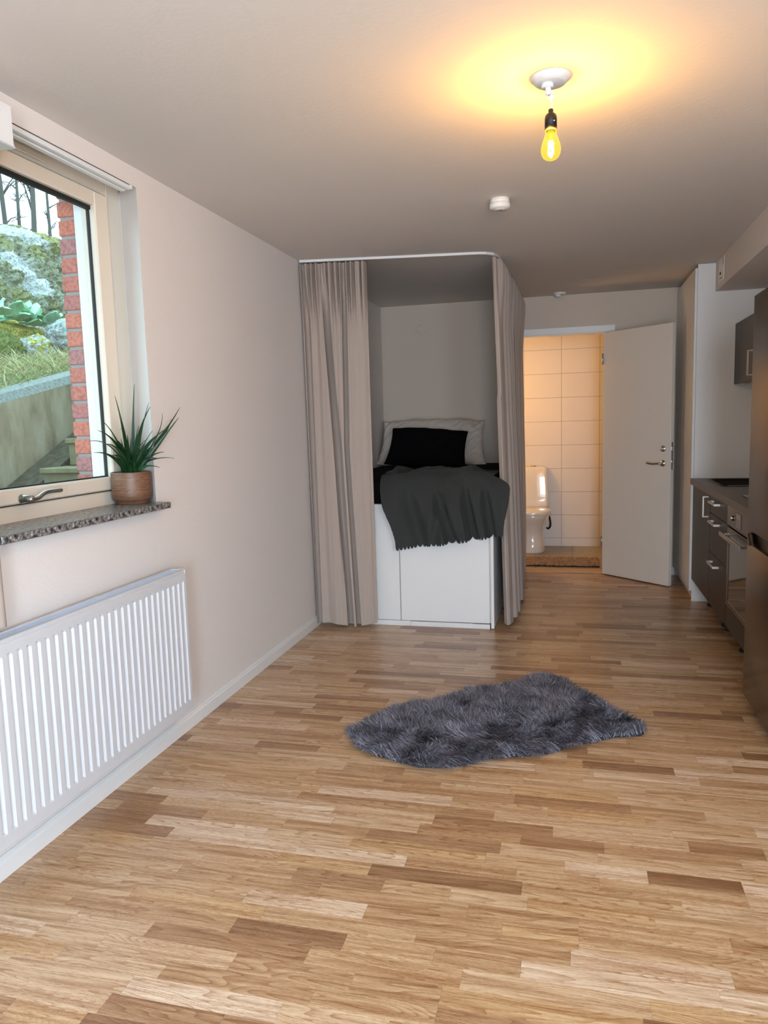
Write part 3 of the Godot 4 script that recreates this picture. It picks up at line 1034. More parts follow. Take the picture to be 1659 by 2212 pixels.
		for i in 16:
			var p := base.lerp(top, r.randf_range(0.35, 0.97))
			var dir := Vector3(r.randf_range(-1, 1), r.randf_range(0.3, 1.0), r.randf_range(-1, 1)).normalized()
			var len := r.randf_range(0.3, 0.8)
			var bt := begin(true)
			tube(bt, smooth_path([p, p + dir * len * 0.5 + Vector3(0, 0.06, 0), p + dir * len], 4), [0.018, 0.014, 0.011, 0.008, 0.004], 5)
			for k in 3:
				var p2 := p + dir * len * r.randf_range(0.35, 0.9)
				var d2 := (dir + Vector3(r.randf_range(-1, 1), r.randf_range(-0.2, 0.6), r.randf_range(-1, 1))).normalized()
				tube(bt, [p2, p2 + d2 * len * 0.25, p2 + d2 * len * 0.5], [0.008, 0.006, 0.003], 4)
			part(tr, "branch", done(bt), M.bark)


func broad_leaf(at: Vector3, size: float) -> ArrayMesh:
	var st := begin(true)
	var yaw := rng.randf_range(-PI, PI)
	var side := Vector3(cos(yaw), rng.randf_range(-0.25, 0.25), sin(yaw)).normalized()
	var flop := rng.randf_range(0.15, 1.35)
	var up := Vector3(sin(yaw) * sin(flop), cos(flop) + 0.08, -cos(yaw) * sin(flop)).normalized()
	side = up.cross(side.cross(up)).normalized() * -1.0
	var nrm := side.cross(up).normalized()
	var rows := []
	for j in 9:
		var v := j / 8.0
		var wd := size * 0.55 * pow(maxf(0.0, sin(PI * pow(v, 0.8))), 0.7) + 0.004
		var row := []
		for i in 7:
			var u := i / 6.0 * 2.0 - 1.0
			var fold := absf(u) * 0.28 * wd + 0.30 * size * v * v - 0.07 * size * sin(u * 5.0 + v * 7.0 + at.z * 40.0)
			row.append(at + up * (v * size * 1.15) + side * (u * wd) + nrm * fold)
		rows.append(row)
	return sheet_mesh(rows, 0.003)


func rock_face() -> void:
	var a := noise(0.55, 91, 4)
	var b := noise(3.2, 92, 5)
	var c := noise(1.3, 93, 4)
	var fine := noise(14.0, 94, 3)
	# bare patches: (along the slope, height, half length, half height)
	var bare := [[7.58, 3.62, 0.46, 0.13], [7.12, 3.20, 0.26, 0.15], [7.30, 3.00, 0.20, 0.14], [7.06, 3.58, 0.14, 0.11], [7.85, 3.82, 0.2, 0.07], [8.0, 2.95, 0.12, 0.09], [6.4, 3.3, 0.4, 0.2], [8.9, 3.4, 0.5, 0.3]]
	var nu := 210
	var nv := 150
	var pos := []
	var col := []
	for j in nv + 1:
		var pr := []
		var cr := []
		for i in nu + 1:
			var s := 5.0 + 5.5 * i / nu
			var t := 1.7 * j / nv
			var y := 2.45 + minf(t, 1.28) + maxf(0.0, t - 1.28) * 0.22 + 0.07 * (s - 7.4)
			var x := -3.95 - 0.42 * t - 1.6 * pow(maxf(0.0, t - 1.12), 1.2)
			var bareness := -1.0
			for q in bare:
				var d := Vector2((s - q[0]) / q[2], (y - q[1]) / q[3]).length()
				bareness = maxf(bareness, 1.0 - d + 0.55 * b.get_noise_2d(s, y))
			var rough := b.get_noise_2d(s * 1.3, y * 1.3)
			var moss := 1.0 if bareness < 0.12 else 0.0
			x += 0.16 * a.get_noise_2d(s * 2.0, y * 2.0) + 0.07 * rough + moss * (0.035 + 0.05 * fine.get_noise_2d(s, y)) + 0.02 * b.get_noise_2d(s * 4.0, y * 4.0)
			pr.append(Vector3(x, y + 0.03 * rough + moss * 0.03 * fine.get_noise_2d(s + 9.0, y), -s))
			var k := c.get_noise_2d(s * 2.0, y * 2.0)
			var f := fine.get_noise_2d(s * 1.4, y * 1.4 + 5.0)
			var color: Color
			if moss < 0.5:
				color = Color(0.58, 0.60, 0.62).lerp(Color(0.84, 0.86, 0.88), clampf(0.5 + rough + f * 0.5, 0, 1))
			else:
				color = Color(0.20, 0.205, 0.13).lerp(Color(0.46, 0.455, 0.33), clampf(0.5 + f * 1.1, 0, 1))
				if k > 0.22:
					color = color.lerp(Color(0.36, 0.37, 0.10), 0.5)
				elif k < -0.22:
					color = color.lerp(Color(0.60, 0.65, 0.55), 0.55)
				if t > 1.12:
					color = color.lerp(Color(0.56, 0.50, 0.18), clampf((t - 1.12) * 5.0 + f, 0.0, 0.8))
			cr.append(color)
		pos.append(pr)
		col.append(cr)
	var st := begin(true)
	for j in nv:
		for i in nu:
			for k in [[0, 0], [1, 1], [1, 0], [0, 0], [0, 1], [1, 1]]:
				st.set_color(col[j + k[1]][i + k[0]])
				st.add_vertex(pos[j + k[1]][i + k[0]])
	single("rock_face", "mossy rock face with bare pale patches rising outside the window", "rock", done(st), M.rock, "", "structure")


func boulder(called: String, label: String, at: Vector3, size: Vector3, sd: int, moss: float) -> void:
	var a := noise(0.9, sd, 4)
	var f := noise(9.0, sd + 7, 3)
	var st := begin(true)
	var nv := 36
	var nu := 64
	var pos := []
	var col := []
	for j in nv + 1:
		var th := PI * j / nv
		var pr := []
		var cr := []
		for i in nu + 1:
			var ph := TAU * (i % nu) / nu
			var d := Vector3(sin(th) * cos(ph), cos(th), sin(th) * sin(ph))
			var r := 1.0 + 0.28 * a.get_noise_3dv(d * 1.3) + 0.06 * a.get_noise_3dv(d * 6.0)
			var fn := f.get_noise_3dv(d)
			var m := moss > 0.0 and a.get_noise_3dv(d * 2.0 + Vector3(5, 0, 0)) * 1.4 + moss - 0.25 > 0.0
			if m:
				r += 0.03 + 0.05 * fn
			pr.append(at + d * r * size)
			if m:
				cr.append((Color(0.16, 0.18, 0.06) if moss > 1.0 else Color(0.42, 0.36, 0.07)).lerp(Color(0.28, 0.32, 0.10) if moss > 1.0 else Color(0.78, 0.68, 0.20), clampf(0.5 + fn * 1.2, 0, 1)))
			else:
				cr.append(Color(0.52, 0.55, 0.57).lerp(Color(0.80, 0.83, 0.86), clampf(0.5 + fn + a.get_noise_3dv(d * 4.0), 0, 1)))
		pos.append(pr)
		col.append(cr)
	for j in nv:
		for i in nu:
			for k in [[0, 0], [1, 0], [1, 1], [0, 0], [1, 1], [0, 1]]:
				st.set_color(col[j + k[1]][i + k[0]])
				st.add_vertex(pos[j + k[1]][i + k[0]])
	single(called, label, "rock", done(st), M.rock)


# many tufts of bent tapering strands; pick(r) gives [place, lean, length, colour]
func tuft_field(parent: Node3D, called: String, count: int, pick: Callable, wide: float, strands: int, m: Material, spread := 0.55, lock := 1.0) -> void:
	var r := RandomNumberGenerator.new()
	r.seed = count
	var st := begin(true)
	for s in strands:
		var a := TAU * s / strands + r.randf_range(-0.3, 0.3)
		var root := Vector3(cos(a), 0, sin(a)) * r.randf_range(0.05, 0.26) * lock
		var tip := Vector3(cos(a) * spread * r.randf_range(0.1, 0.6), r.randf_range(0.75, 1.05), sin(a) * spread * r.randf_range(0.1, 0.6))
		var tw := r.randf_range(0, TAU)
		var side := Vector3(cos(tw), 0, sin(tw))
		var bend := Vector3(r.randf_range(0.1, 0.5), -0.25, r.randf_range(-0.2, 0.2))
		var prev := []
		for k in 5:
			var t := k / 4.0
			var p := root.lerp(tip, t) + bend * t * t + Vector3(0, 0.0, 0.03 * sin(t * 5.0 + a))
			var hw := 0.5 * wide * (1.0 - 0.9 * t * t)
			var cur := [p - side * hw, p + side * hw]
			if prev:
				quad(st, prev[0], prev[1], cur[1], cur[0])
			prev = cur
	var mm := MultiMesh.new()
	mm.transform_format = MultiMesh.TRANSFORM_3D
	mm.use_colors = true
	mm.mesh = done(st)
	mm.instance_count = count
	var made := 0
	while made < count:
		var q: Array = pick.call(r)
		if q.is_empty():
			continue
		var lean: Vector3 = q[1]
		var y := (Vector3.UP + lean * 0.75).normalized()
		var x := lean.normalized() if lean.length() > 0.01 else Vector3.RIGHT
		x = (x - y * x.dot(y)).normalized()
		var L: float = q[2]
		var b := Basis(x * L, y * L, x.cross(y).normalized() * L)
		b = b * Basis(Vector3.UP, r.randf_range(-0.5, 0.5))
		mm.set_instance_transform(made, Transform3D(b, q[0] - parent.position))
		mm.set_instance_color(made, q[3])
		made += 1
	var o := MultiMeshInstance3D.new()
	o.multimesh = mm
	o.material_override = m
	o.name = called
	o.set_meta("kind", "stuff")
	parent.add_child(o)


# ---------------------------------------------------------------- radiator

func build_radiator() -> void:
	var z0 := -2.79
	var z1 := -1.40
	var t := thing("radiator", "white ribbed panel radiator on the wall under the window", "radiator", Vector3(0.07, 0.16, -2.1))
	var st := begin()
	var ys := [0.162, 0.200, 0.208, 0.716, 0.724, 0.748]
	var zs := [z0, z0 + 0.014]
	var dz := [0.0, 0.0]
	var z := z0 + 0.016
	while z < z1 - 0.045:
		for k in [[0.0, 0.0], [0.006, 0.009], [0.015, 0.009], [0.021, 0.0]]:
			zs.append(z + k[0])
			dz.append(k[1])
		z += 0.0398
	zs.append(z1)
	dz.append(0.0)
	var deep := [0.0, 0.0, 1.0, 1.0, 0.0, 0.0]
	for i in zs.size() - 1:
		for j in ys.size() - 1:
			var p := []
			for k in [[0, 0], [1, 0], [1, 1], [0, 1]]:
				p.append(Vector3(0.11 - dz[i + k[0]] * deep[j + k[1]], ys[j + k[1]], zs[i + k[0]]))
			face(st, p, Vector3.RIGHT)
	face(st, [Vector3(0.11, 0.748, z0), Vector3(0.11, 0.748, z1), Vector3(0.104, 0.756, z1), Vector3(0.104, 0.756, z0)], Vector3(1, 1, 0))
	face(st, [Vector3(0.11, 0.162, z0), Vector3(0.11, 0.162, z1), Vector3(0.10, 0.154, z1), Vector3(0.10, 0.154, z0)], Vector3(1, -1, 0))
	part(t, "front_panel", done(st), M.radiator)
	part(t, "body", boxes_mesh([[Vector3(0.042, 0.158, z0 + 0.004), Vector3(0.100, 0.742, z1)], [Vector3(0.030, 0.60, -2.70), Vector3(0.042, 0.66, -2.66)], [Vector3(0.001, 0.60, -2.70), Vector3(0.030, 0.64, -2.66)], [Vector3(0.001, 0.60, -1.6), Vector3(0.042, 0.64, -1.56)]], 0.002), M.radiator)
	part(t, "side_cover", box_mesh(Vector3(0.036, 0.160, z0 - 0.003), Vector3(0.109, 0.769, z0 + 0.003), 0.002), M.radiator)
	part(t, "top_rim", boxes_mesh([[Vector3(0.097, 0.755, z0), Vector3(0.107, 0.768, z1)], [Vector3(0.036, 0.742, z0), Vector3(0.044, 0.768, z1)], [Vector3(0.044, 0.755, z0 + 0.5), Vector3(0.097, 0.766, z0 + 0.508)]], 0.001), M.radiator)
	st = begin()
	z = z0 + 0.008
	while z < z1:
		cbox(st, Vector3(0.0705, 0.758, z), Vector3(0.053, 0.012, 0.0022), 0.0)
		z += 0.0085
	var gr := part(t, "top_grille", done(st), M.grille)
	gr.set_meta("kind", "stuff")


# ---------------------------------------------------------------- bed in the niche

func build_bed() -> void:
	var zf := -4.763
	var t := thing("storage_bed", "tall white storage bed built into the curtained niche", "bed", Vector3(0.6, 0, -5.7))
	part(t, "body", box_mesh(Vector3(0.016, 0.035, BACK + 0.004), Vector3(1.178, 0.824, zf - 0.020), 0.002), M.white)
	part(t, "door", box_mesh(Vector3(0.018, 0.038, zf - 0.018), Vector3(0.5735, 0.824, zf), 0.002), M.white)
	part(t, "door", box_mesh(Vector3(0.5785, 0.038, zf - 0.018), Vector3(1.172, 0.824, zf), 0.002), M.white)
	part(t, "side_panel", box_mesh(Vector3(1.180, 0.004, BACK + 0.004), Vector3(1.201, 0.828, zf + 0.002), 0.002), M.white)
	part(t, "plinth", boxes_mesh([[Vector3(0.018, 0.0, zf - 0.04), Vector3(0.64, 0.034, zf - 0.006)], [Vector3(0.642, 0.0, zf - 0.04), Vector3(1.06, 0.032, zf - 0.003)], [Vector3(1.0 , 0.0, zf - 0.04), Vector3(1.172, 0.030, zf - 0.001)]], 0.001), M.white)
	var m := thing("mattress", "thick mattress in a black sheet on the storage bed", "mattress", Vector3(0.6, 0.828, -5.7))
	var st := begin(true)
	var loops := []
	for s in [[0.829, 0.02], [0.84, 0.004], [0.86, 0.0], [0.945, 0.0], [0.970, 0.008], [0.982, 0.028], [0.985, 0.07]]:
		loops.append(round_rect(0.02 + s[1], 1.196 - s[1], BACK + 0.01 + s[1], zf - 0.004 - s[1], s[0], 0.05, 5))
	loft(st, loops)
	part(m, "cover", done(st), M.black_cloth)
	pillow("pillow", "large crumpled linen pillow propped against the niche wall", Vector3(0.485, 1.176, -6.50), 0.95, 0.41, 0.17, -0.40, -0.012, M.linen, 17, 0.017)
	pillow("dark_pillow", "smaller black pillow in front of the linen pillow", Vector3(0.485, 1.140, -6.27), 0.69, 0.345, 0.14, -0.48, -0.075, M.black_cloth, 29, 0.006)
	build_throw(zf)


func pillow(called: String, label: String, at: Vector3, w: float, h: float, t: float, tilt: float, roll: float, m: Material, sd: int, crumple: float) -> void:
	var n := noise(1.0, sd, 4)
	var nu := 70
	var nv := 44
	var bs := Basis(Vector3.RIGHT, tilt) * Basis(Vector3.FORWARD, -roll)
	var sides := []
	for sg in [1.0, -1.0]:
		var rows := []
		for j in nv + 1:
			var v := j / float(nv) * 2.0 - 1.0
			var row := []
			for i in nu + 1:
				var u := i / float(nu) * 2.0 - 1.0
				var px := u * w * 0.5 * (1.0 - 0.055 * (1.0 - v * v) * pow(absf(u), 2.0)) * (1.0 - 0.035 * v)
				var py := v * h * 0.5 * (1.0 - 0.085 * (1.0 - u * u) * 0.0 - 0.05 * (1.0 - u * u) * pow(absf(v), 2.0) * -1.0)
				var puff := pow(maxf(0.0, 1.0 - pow(absf(u), 3.2)), 0.55) * pow(maxf(0.0, 1.0 - pow(absf(v), 3.0)), 0.55)
				var wr := n.get_noise_2d(px * 5.0 + sg * 4.0, py * 5.0) + 0.9 * (1.0 - absf(n.get_noise_2d(px * 9.0 - py * 7.0, py * 3.0 + px * 3.0)) * 4.0) * smoothstep(0.2, 0.95, absf(u))
				var pz: float = sg * (puff * t * 0.5 + 0.002) + crumple * wr * (0.3 + puff)
				var drop := 1.5 * crumple * n.get_noise_2d(px * 3.0, 7.0) * absf(v)
				row.append(at + bs * Vector3(px, py + drop, pz))
			rows.append(row)
		sides.append(rows)
	var st := begin(true)
	for j in nv:
		for i in nu:
			var f: Array = sides[0]
			var g: Array = sides[1]
			quad(st, f[j][i], f[j][i + 1], f[j + 1][i + 1], f[j + 1][i])
			quad(st, g[j][i], g[j + 1][i], g[j + 1][i + 1], g[j][i + 1])
	for i in nu:
		quad(st, sides[1][0][i], sides[1][0][i + 1], sides[0][0][i + 1], sides[0][0][i])
		quad(st, sides[0][nv][i], sides[0][nv][i + 1], sides[1][nv][i + 1], sides[1][nv][i])
	for j in nv:
		quad(st, sides[0][j][0], sides[0][j + 1][0], sides[1][j + 1][0], sides[1][j][0])
		quad(st, sides[0][j][nu], sides[1][j][nu], sides[1][j + 1][nu], sides[0][j + 1][nu])
	single(called, label, "pillow", done(st), m)


func build_throw(zf: float) -> void:
	var n := noise(1.0, 55, 3)
	var rows := []
	var nu := 300
	var nv := 70
	for j in nv + 1:
		var v := j / float(nv)
		var row := []
		for i in nu + 1:
			var u := i / float(nu)
			# the cloth lies on the mattress for the first part, then hangs in front
			var xl := lerpf(0.455, 0.575, smoothstep(0.55, 1.0, v))
			var xr := 1.195 + 0.115 * smoothstep(0.56, 0.70, v) - 0.040 * smoothstep(0.72, 1.0, v)
			var x := lerpf(xl, xr, u)
			var scallop := 0.028 * (1.0 - pow(absf(sin(u * PI * 29.0)), 0.5))
			var hang := lerpf(0.452, 0.358, u) - scallop
			var top := 0.60
			var total := top + hang
			var s := v * total
			# samples are packed more tightly near the lower edge
			var p := Vector3(x, 1.0 , zf - top + s)
			var fold := n.get_noise_2d(x * 4.0, 3.0)
			if s > top - 0.07:
				var d := s - (top - 0.07)
				var arc := 0.085
				if d < arc * PI / 2:
					var a := d / arc
					p.z = zf - 0.07 + arc * sin(a)
					p.y = 1.0  - arc * (1.0 - cos(a))
				else:
					p.z = zf + 0.015
					p.y = 1.0  - arc - (d - arc * PI / 2)
				var k := clampf(d / 0.45, 0.0, 1.0)
				var ridge := 0.030 * sin(x * 13.0 + 1.3 + k * 0.9)
				for q in [[1.005, 1.085, 0.10, 0.022], [0.60, 0.74, 0.050, 0.040], [0.79, 0.95, 0.085, 0.030], [0.92, 0.83, 0.035, 0.030], [1.13, 1.20, 0.070, 0.022]]:
					var t := (x - lerpf(q[0], q[1], k)) / float(q[3])
					ridge -= float(q[2]) * exp(-t * t)
					p.x += 0.4 * float(q[2]) * t * exp(-t * t) * smoothstep(0.25, 0.6, k)
				p.z += smoothstep(0.12, 0.6, k) * maxf(0.0, 0.095 + ridge) + 0.006 * n.get_noise_2d(x * 9.0, s * 5.0)
				if x > 1.185:
					p.z -= (x - 1.185) * 0.35 * k
			# rumpled where it lies on the bed
			var lie := 1.0 - smoothstep(top - 0.10, top + 0.12, s)
			var hump := maxf(0.0, 0.35 + n.get_noise_2d(x * 2.6 + 3.0, s * 1.6))
			p.y += lie * (0.055 * hump * smoothstep(0.0, 0.08, s) * smoothstep(1.20, 1.12, x) + 0.030 * exp(-pow((x - 1.01) / 0.05, 2.0)))
			row.append(p)
		rows.append(row)
	single("throw_blanket", "dark grey felt throw with a scalloped edge hanging over the bed front", "throw", sheet_mesh(rows, 0.005), M.throw)


# ---------------------------------------------------------------- curtains round the niche

func build_curtains() -> void:
	var rail := []
	for p in [[0.012, -4.60], [0.40, -4.667], [0.80, -4.737], [1.07, -4.782], [1.15, -4.80], [1.205, -4.845], [1.228, -4.93], [1.236, -5.2], [1.250, -6.0], [1.256, -6.68]]:
		rail.append(Vector3(p[0], 2.3925, p[1]))
	var path := smooth_path(rail, 60)
	var st := begin()
	for i in path.size() - 1:
		var a: Vector3 = path[i]
		var b: Vector3 = path[i + 1]
		var d := (b - a)
		var bs := Basis.looking_at(d.normalized(), Vector3.UP)
		cbox(st, (a + b) * 0.5, Vector3(0.016, 0.0145, d.length() + 0.001), 0.0, bs)
	single("curtain_rail", "white curved curtain rail fixed to the ceiling round the bed niche", "curtain rail", done(st), M.white)
	curtain("niche_curtain", "gathered taupe curtain at the left wall of the bed niche", 0)
	curtain("niche_curtain", "taupe curtain drawn along the open side of the bed toward the bathroom", 1)


func curtain(called: String, label: String, which: int) -> void:
	var n := noise(1.0, 131 + which, 2)
	var low := 0.022
	var high := 2.378
	# where the cloth runs at the rail and at the floor
	var at_top: Array
	var at_floor: Array
	if which == 0:
		at_top = smooth_path([Vector3(0.010, 0, -4.605), Vector3(0.20, 0, -4.635), Vector3(0.425, 0, -4.675)], 40)
		at_floor = smooth_path([Vector3(0.022, 0, -4.640), Vector3(0.20, 0, -4.645), Vector3(0.432, 0, -4.660)], 40)
	else:
		at_top = smooth_path([Vector3(1.198, 0, -4.865), Vector3(1.225, 0, -4.865), Vector3(1.24, 0, -5.0), Vector3(1.258, 0, -5.8), Vector3(1.264, 0, -6.655)], 40)
		at_floor = smooth_path([Vector3(1.262, 0, -4.84), Vector3(1.290, 0, -4.79), Vector3(1.315, 0, -4.86), Vector3(1.345, 0, -5.3), Vector3(1.310, 0, -6.0), Vector3(1.29, 0, -6.60)], 40)
	# creases: place along the cloth at the rail and at the floor, depth, half width (and place half way down)
	var creases := [[0.10, 0.06, 0.060, 0.030], [0.22, 0.20, 0.012, 0.05], [0.34, 0.56, 0.105, 0.028, 0.455], [0.50, 0.47, 0.010, 0.03], [0.66, 0.70, 0.075, 0.022, 0.60], [0.84, 0.86, 0.012, 0.06], [0.985, 0.985, 0.020, 0.05]]
	if which == 1:
		creases = []
		var cr := RandomNumberGenerator.new()
		cr.seed = 4
		for i in 12:
			var uc := 0.10 + i * 0.078 + cr.randf_range(-0.014, 0.014)
			creases.append([uc, uc + cr.randf_range(-0.012, 0.018), cr.randf_range(0.04, 0.075), cr.randf_range(0.012, 0.020)])
	var nu := 260 if which == 0 else 420
	var nv := 64
	var rows := []
	for j in nv + 1:
		var v := j / float(nv)
		var row := []
		for i in nu + 1:
			var u := i / float(nu)
			var k := u * 40.0
			var k0 := mini(int(k), 39)
			var bow := pow(v, 0.8)
			var pt: Vector3 = at_top[k0].lerp(at_top[k0 + 1], k - k0)
			var pf: Vector3 = at_floor[k0].lerp(at_floor[k0 + 1], k - k0)
			var p := pt.lerp(pf, bow)
			var d := (at_top[mini(k0 + 1, 40)] as Vector3) - (at_top[maxi(k0 - 1, 0)] as Vector3)
			d = d.lerp((at_floor[mini(k0 + 1, 40)] as Vector3) - (at_floor[maxi(k0 - 1, 0)] as Vector3), bow).normalized()
			var out := Vector3(-d.z, 0, d.x)
			if out.z < 0.0 and which == 0 or out.x < 0.0 and which == 1 and absf(out.x) > 0.5:
				out = -out
			var fold := 0.0
			var slip := 0.0
			var wander := n.get_noise_2d(u * 5.0, v * 0.8)
			for q in creases:
				var uc := lerpf(q[0], q[1], v) if q.size() < 5 else lerpf(lerpf(q[0], q[4], minf(1.0, v * 2.0)), q[1], maxf(0.0, v * 2.0 - 1.0))
				var t := (u - uc) / float(q[3])
				fold -= float(q[2]) * exp(-t * t)
				slip += float(q[2]) * 0.5 * t * exp(-t * t)
			var small: float
			if which == 0:
				small = sin(u * TAU * 12.0 + 2.4 * n.get_noise_2d(u * 9.0, 4.0))
			else:
				small = sin(u * TAU * 24.0 + 2.4 * n.get_noise_2d(u * 14.0, 4.0))
			var grow := smoothstep(0.01, 0.22, v)
			var gather := lerpf(0.026, 0.0, smoothstep(0.012, 0.20, v)) + 0.0015 * (1.0 - v)
			if v < 0.012:
				gather *= 0.7
			p += out * (fold * lerpf(0.25, 1.0, grow) + small * gather + 0.010 * wander * grow)
			p += d * slip * grow
			if which == 0:
				p.z = maxf(p.z, lerpf(-4.80, -4.742, smoothstep(0.0, 0.5, v)))
			p.y = lerpf(high, low + 0.010 * sin(u * 8.0), v)
			row.append(p)
		rows.append(row)
	var c := thing(called, label, "curtain", Vector3(0.21, 0.02, -4.66) if which == 0 else Vector3(1.28, 0.02, -5.7), "curtains of the bed niche")
	var mesh := sheet_mesh(rows, 0.0022)
	part(c, "cloth", mesh, M.curtain)


# ---------------------------------------------------------------- kitchen

func handle_bar(parent: Node3D, at: Vector3, vertical: bool, length: float) -> void:
	# a flat bent bar standing off a front that faces -x
	var h := length / 2
	var st := begin()
	var d := Vector3(0, h, 0) if vertical else Vector3(0, 0, h)
	for sg in [-1.0, 1.0]:
		var c: Vector3 = at + d * sg + Vector3(-0.0155, 0, 0)
		cbox(st, c, Vector3(0.031, 0.009 if vertical else 0.014, 0.014 if vertical else 0.009), 0.001)
	cbox(st, at + Vector3(-0.031, 0, 0), Vector3(0.009, length + 0.008 if vertical else 0.014, 0.014 if vertical else length + 0.008), 0.0015)
	part(parent, "handle", done(st), M.handle)


func build_kitchen() -> void:
	var xf := 2.535
	# wardrobe that closes the kitchen
	var w := thing("wardrobe", "tall white wardrobe between the kitchen and the bathroom door", "wardrobe", Vector3(2.85, 0, -6.2))
	part(w, "body", box_mesh(Vector3(2.539, 0.075, BACK + 0.003), Vector3(RIGHT - 0.002, 2.385, -5.731), 0.0015), M.white)
	part(w, "side_panel", box_mesh(Vector3(2.5375, 0.0, -5.730), Vector3(RIGHT - 0.002, 2.3975, -5.7285), 0.0005), M.white)
	part(w, "plinth", box_mesh(Vector3(2.556, 0.0, BACK + 0.003), Vector3(2.70, 0.074, -5.7315), 0.001), M.white)
	part(w, "door", box_mesh(Vector3(2.520, 0.076, -6.262), Vector3(2.5375, 2.372, -5.732), 0.002), M.white)
	part(w, "door", box_mesh(Vector3(2.520, 0.076, BACK + 0.012), Vector3(2.5375, 2.372, -6.266), 0.002), M.white)
	# sink unit
	var s := thing("sink_cabinet", "dark brown sink cabinet with one tall door beside the wardrobe", "cabinet", Vector3(2.85, 0, -5.37), "base units of the kitchen")
	part(s, "body", box_mesh(Vector3(2.553, 0.165, -5.727), Vector3(RIGHT - 0.004, 0.862, -5.018), 0.001), M.cab_body)
	var sd := part(s, "door", box_mesh(Vector3(xf, 0.168, -5.726), Vector3(2.5525, 0.858, -5.020), 0.0015), M.ash)
	handle_child(sd, Vector3(xf, 0.772, -5.085), true, 0.128)
	feet(s, [[2.652, -5.60], [2.652, -5.06], [3.05, -5.60], [3.05, -5.06]])
	# drawers
	var d := thing("drawer_cabinet", "dark brown base cabinet with three drawers next to the oven", "cabinet", Vector3(2.85, 0, -4.73), "base units of the kitchen")
	part(d, "body", box_mesh(Vector3(2.553, 0.165, -5.014), Vector3(RIGHT - 0.004, 0.862, -4.458), 0.001), M.cab_body)
	for y in [[0.746, 0.858, 0.826], [0.499, 0.742, 0.705], [0.168, 0.495, 0.452]]:
		var dr := part(d, "drawer", box_mesh(Vector3(xf, y[0], -5.012), Vector3(2.5525, y[1], -4.460), 0.0015), M.ash)
		handle_child(dr, Vector3(xf, y[2], -4.79), false, 0.20)
	feet(d, [[2.652, -4.96], [2.652, -4.52], [3.05, -4.9], [3.05, -4.52]])
	# oven
	var o := thing("oven", "built-in steel oven with a dark glass door beside the fridge", "oven", Vector3(2.85, 0, -4.15))
	part(o, "housing", box_mesh(Vector3(2.553, 0.165, -4.454), Vector3(RIGHT - 0.004, 0.862, -3.83), 0.001), M.cab_body)
	var cp := part(o, "control_panel", box_mesh(Vector3(xf - 0.004, 0.745, -4.450), Vector3(2.5525, 0.858, -3.856), 0.003), M.fridge)
	child_of(cp, "knob", lathe_mesh([Vector2(0, 0), Vector2(0.014, 0), Vector2(0.0125, 0.012), Vector2(0, 0.013)], Vector3(xf - 0.004, 0.800, -4.30), 20, Basis(Vector3(0, 0, 1), PI / 2)), M.chrome)
	child_of(cp, "display", box_mesh(Vector3(xf - 0.0055, 0.765, -4.21), Vector3(xf - 0.004, 0.842, -4.09), 0.0004), M.oven_glass)
	child_of(cp, "display_window", box_mesh(Vector3(xf - 0.0065, 0.812, -4.20), Vector3(xf - 0.0055, 0.836, -4.12), 0.0003), M.steel)
	var od := part(o, "oven_door", boxes_mesh([[Vector3(xf - 0.002, 0.290, -4.450), Vector3(2.5525, 0.735, -4.405)], [Vector3(xf - 0.002, 0.290, -3.90), Vector3(2.5525, 0.735, -3.856)], [Vector3(xf - 0.002, 0.290, -4.405), Vector3(2.5525, 0.325, -3.90)], [Vector3(xf - 0.002, 0.695, -4.405), Vector3(2.5525, 0.735, -3.90)]], 0.002), M.fridge)
	child_of(od, "glass", box_mesh(Vector3(xf + 0.001, 0.322, -4.408), Vector3(xf + 0.006, 0.698, -3.897), 0.0005), M.oven_glass)
	child_of(od, "handle", boxes_mesh([[Vector3(xf - 0.052, 0.690, -4.42), Vector3(xf - 0.042, 0.714, -3.885)], [Vector3(xf - 0.044, 0.697, -4.39), Vector3(xf, 0.707, -4.375)], [Vector3(xf - 0.044, 0.697, -3.93), Vector3(xf, 0.707, -3.915)]], 0.002), M.steel)
	part(o, "drawer", box_mesh(Vector3(xf, 0.168, -4.450), Vector3(2.5525, 0.283, -3.856), 0.0015), M.ash)
	feet(o, [[2.652, -4.40], [2.652, -3.9], [3.05, -4.40], [3.05, -3.9]])
	# worktop with the sink let in
	var z0 := -5.7275
	var z1 := -3.69
	var wt := thing("worktop", "dark taupe kitchen worktop along the right wall", "worktop", Vector3(2.83, 0.864, -4.7))
	part(wt, "slab", boxes_mesh([
		[Vector3(2.515, 0.864, z0), Vector3(2.615, 0.904, z1)], [Vector3(3.045, 0.864, z0), Vector3(RIGHT - 0.002, 0.904, z1)],
		[Vector3(2.615, 0.864, z0), Vector3(3.045, 0.904, -5.60)], [Vector3(2.615, 0.864, -5.06), Vector3(3.045, 0.904, z1)]], 0.0), M.worktop)
	var sk := thing("sink", "black inset kitchen sink in the dark worktop", "sink", Vector3(2.83, 0.864, -5.33))
	var st := begin(true)
	var loops := []
	for q in [[0.9035, -0.018], [0.909, -0.018], [0.910, -0.012], [0.908, 0.004], [0.88, 0.012], [0.868, 0.014], [0.8665, 0.05]]:
		loops.append(round_rect(2.618 + q[1], 3.042 - q[1], -5.597 + q[1], -5.063 - q[1], q[0], 0.05, 6))
	loft(st, loops, false, true)
	part(sk, "basin", done(st), M.black)
	part(sk, "rim", boxes_mesh([[Vector3(2.64, 0.9085, -5.055), Vector3(3.04, 0.9115, -5.045)]], 0.001), M.steel)
	single("hob", "black glass hob let into the worktop over the oven", "hob", box_mesh(Vector3(2.60, 0.9045, -4.44), Vector3(3.09, 0.912, -3.86), 0.002), M.oven_glass)
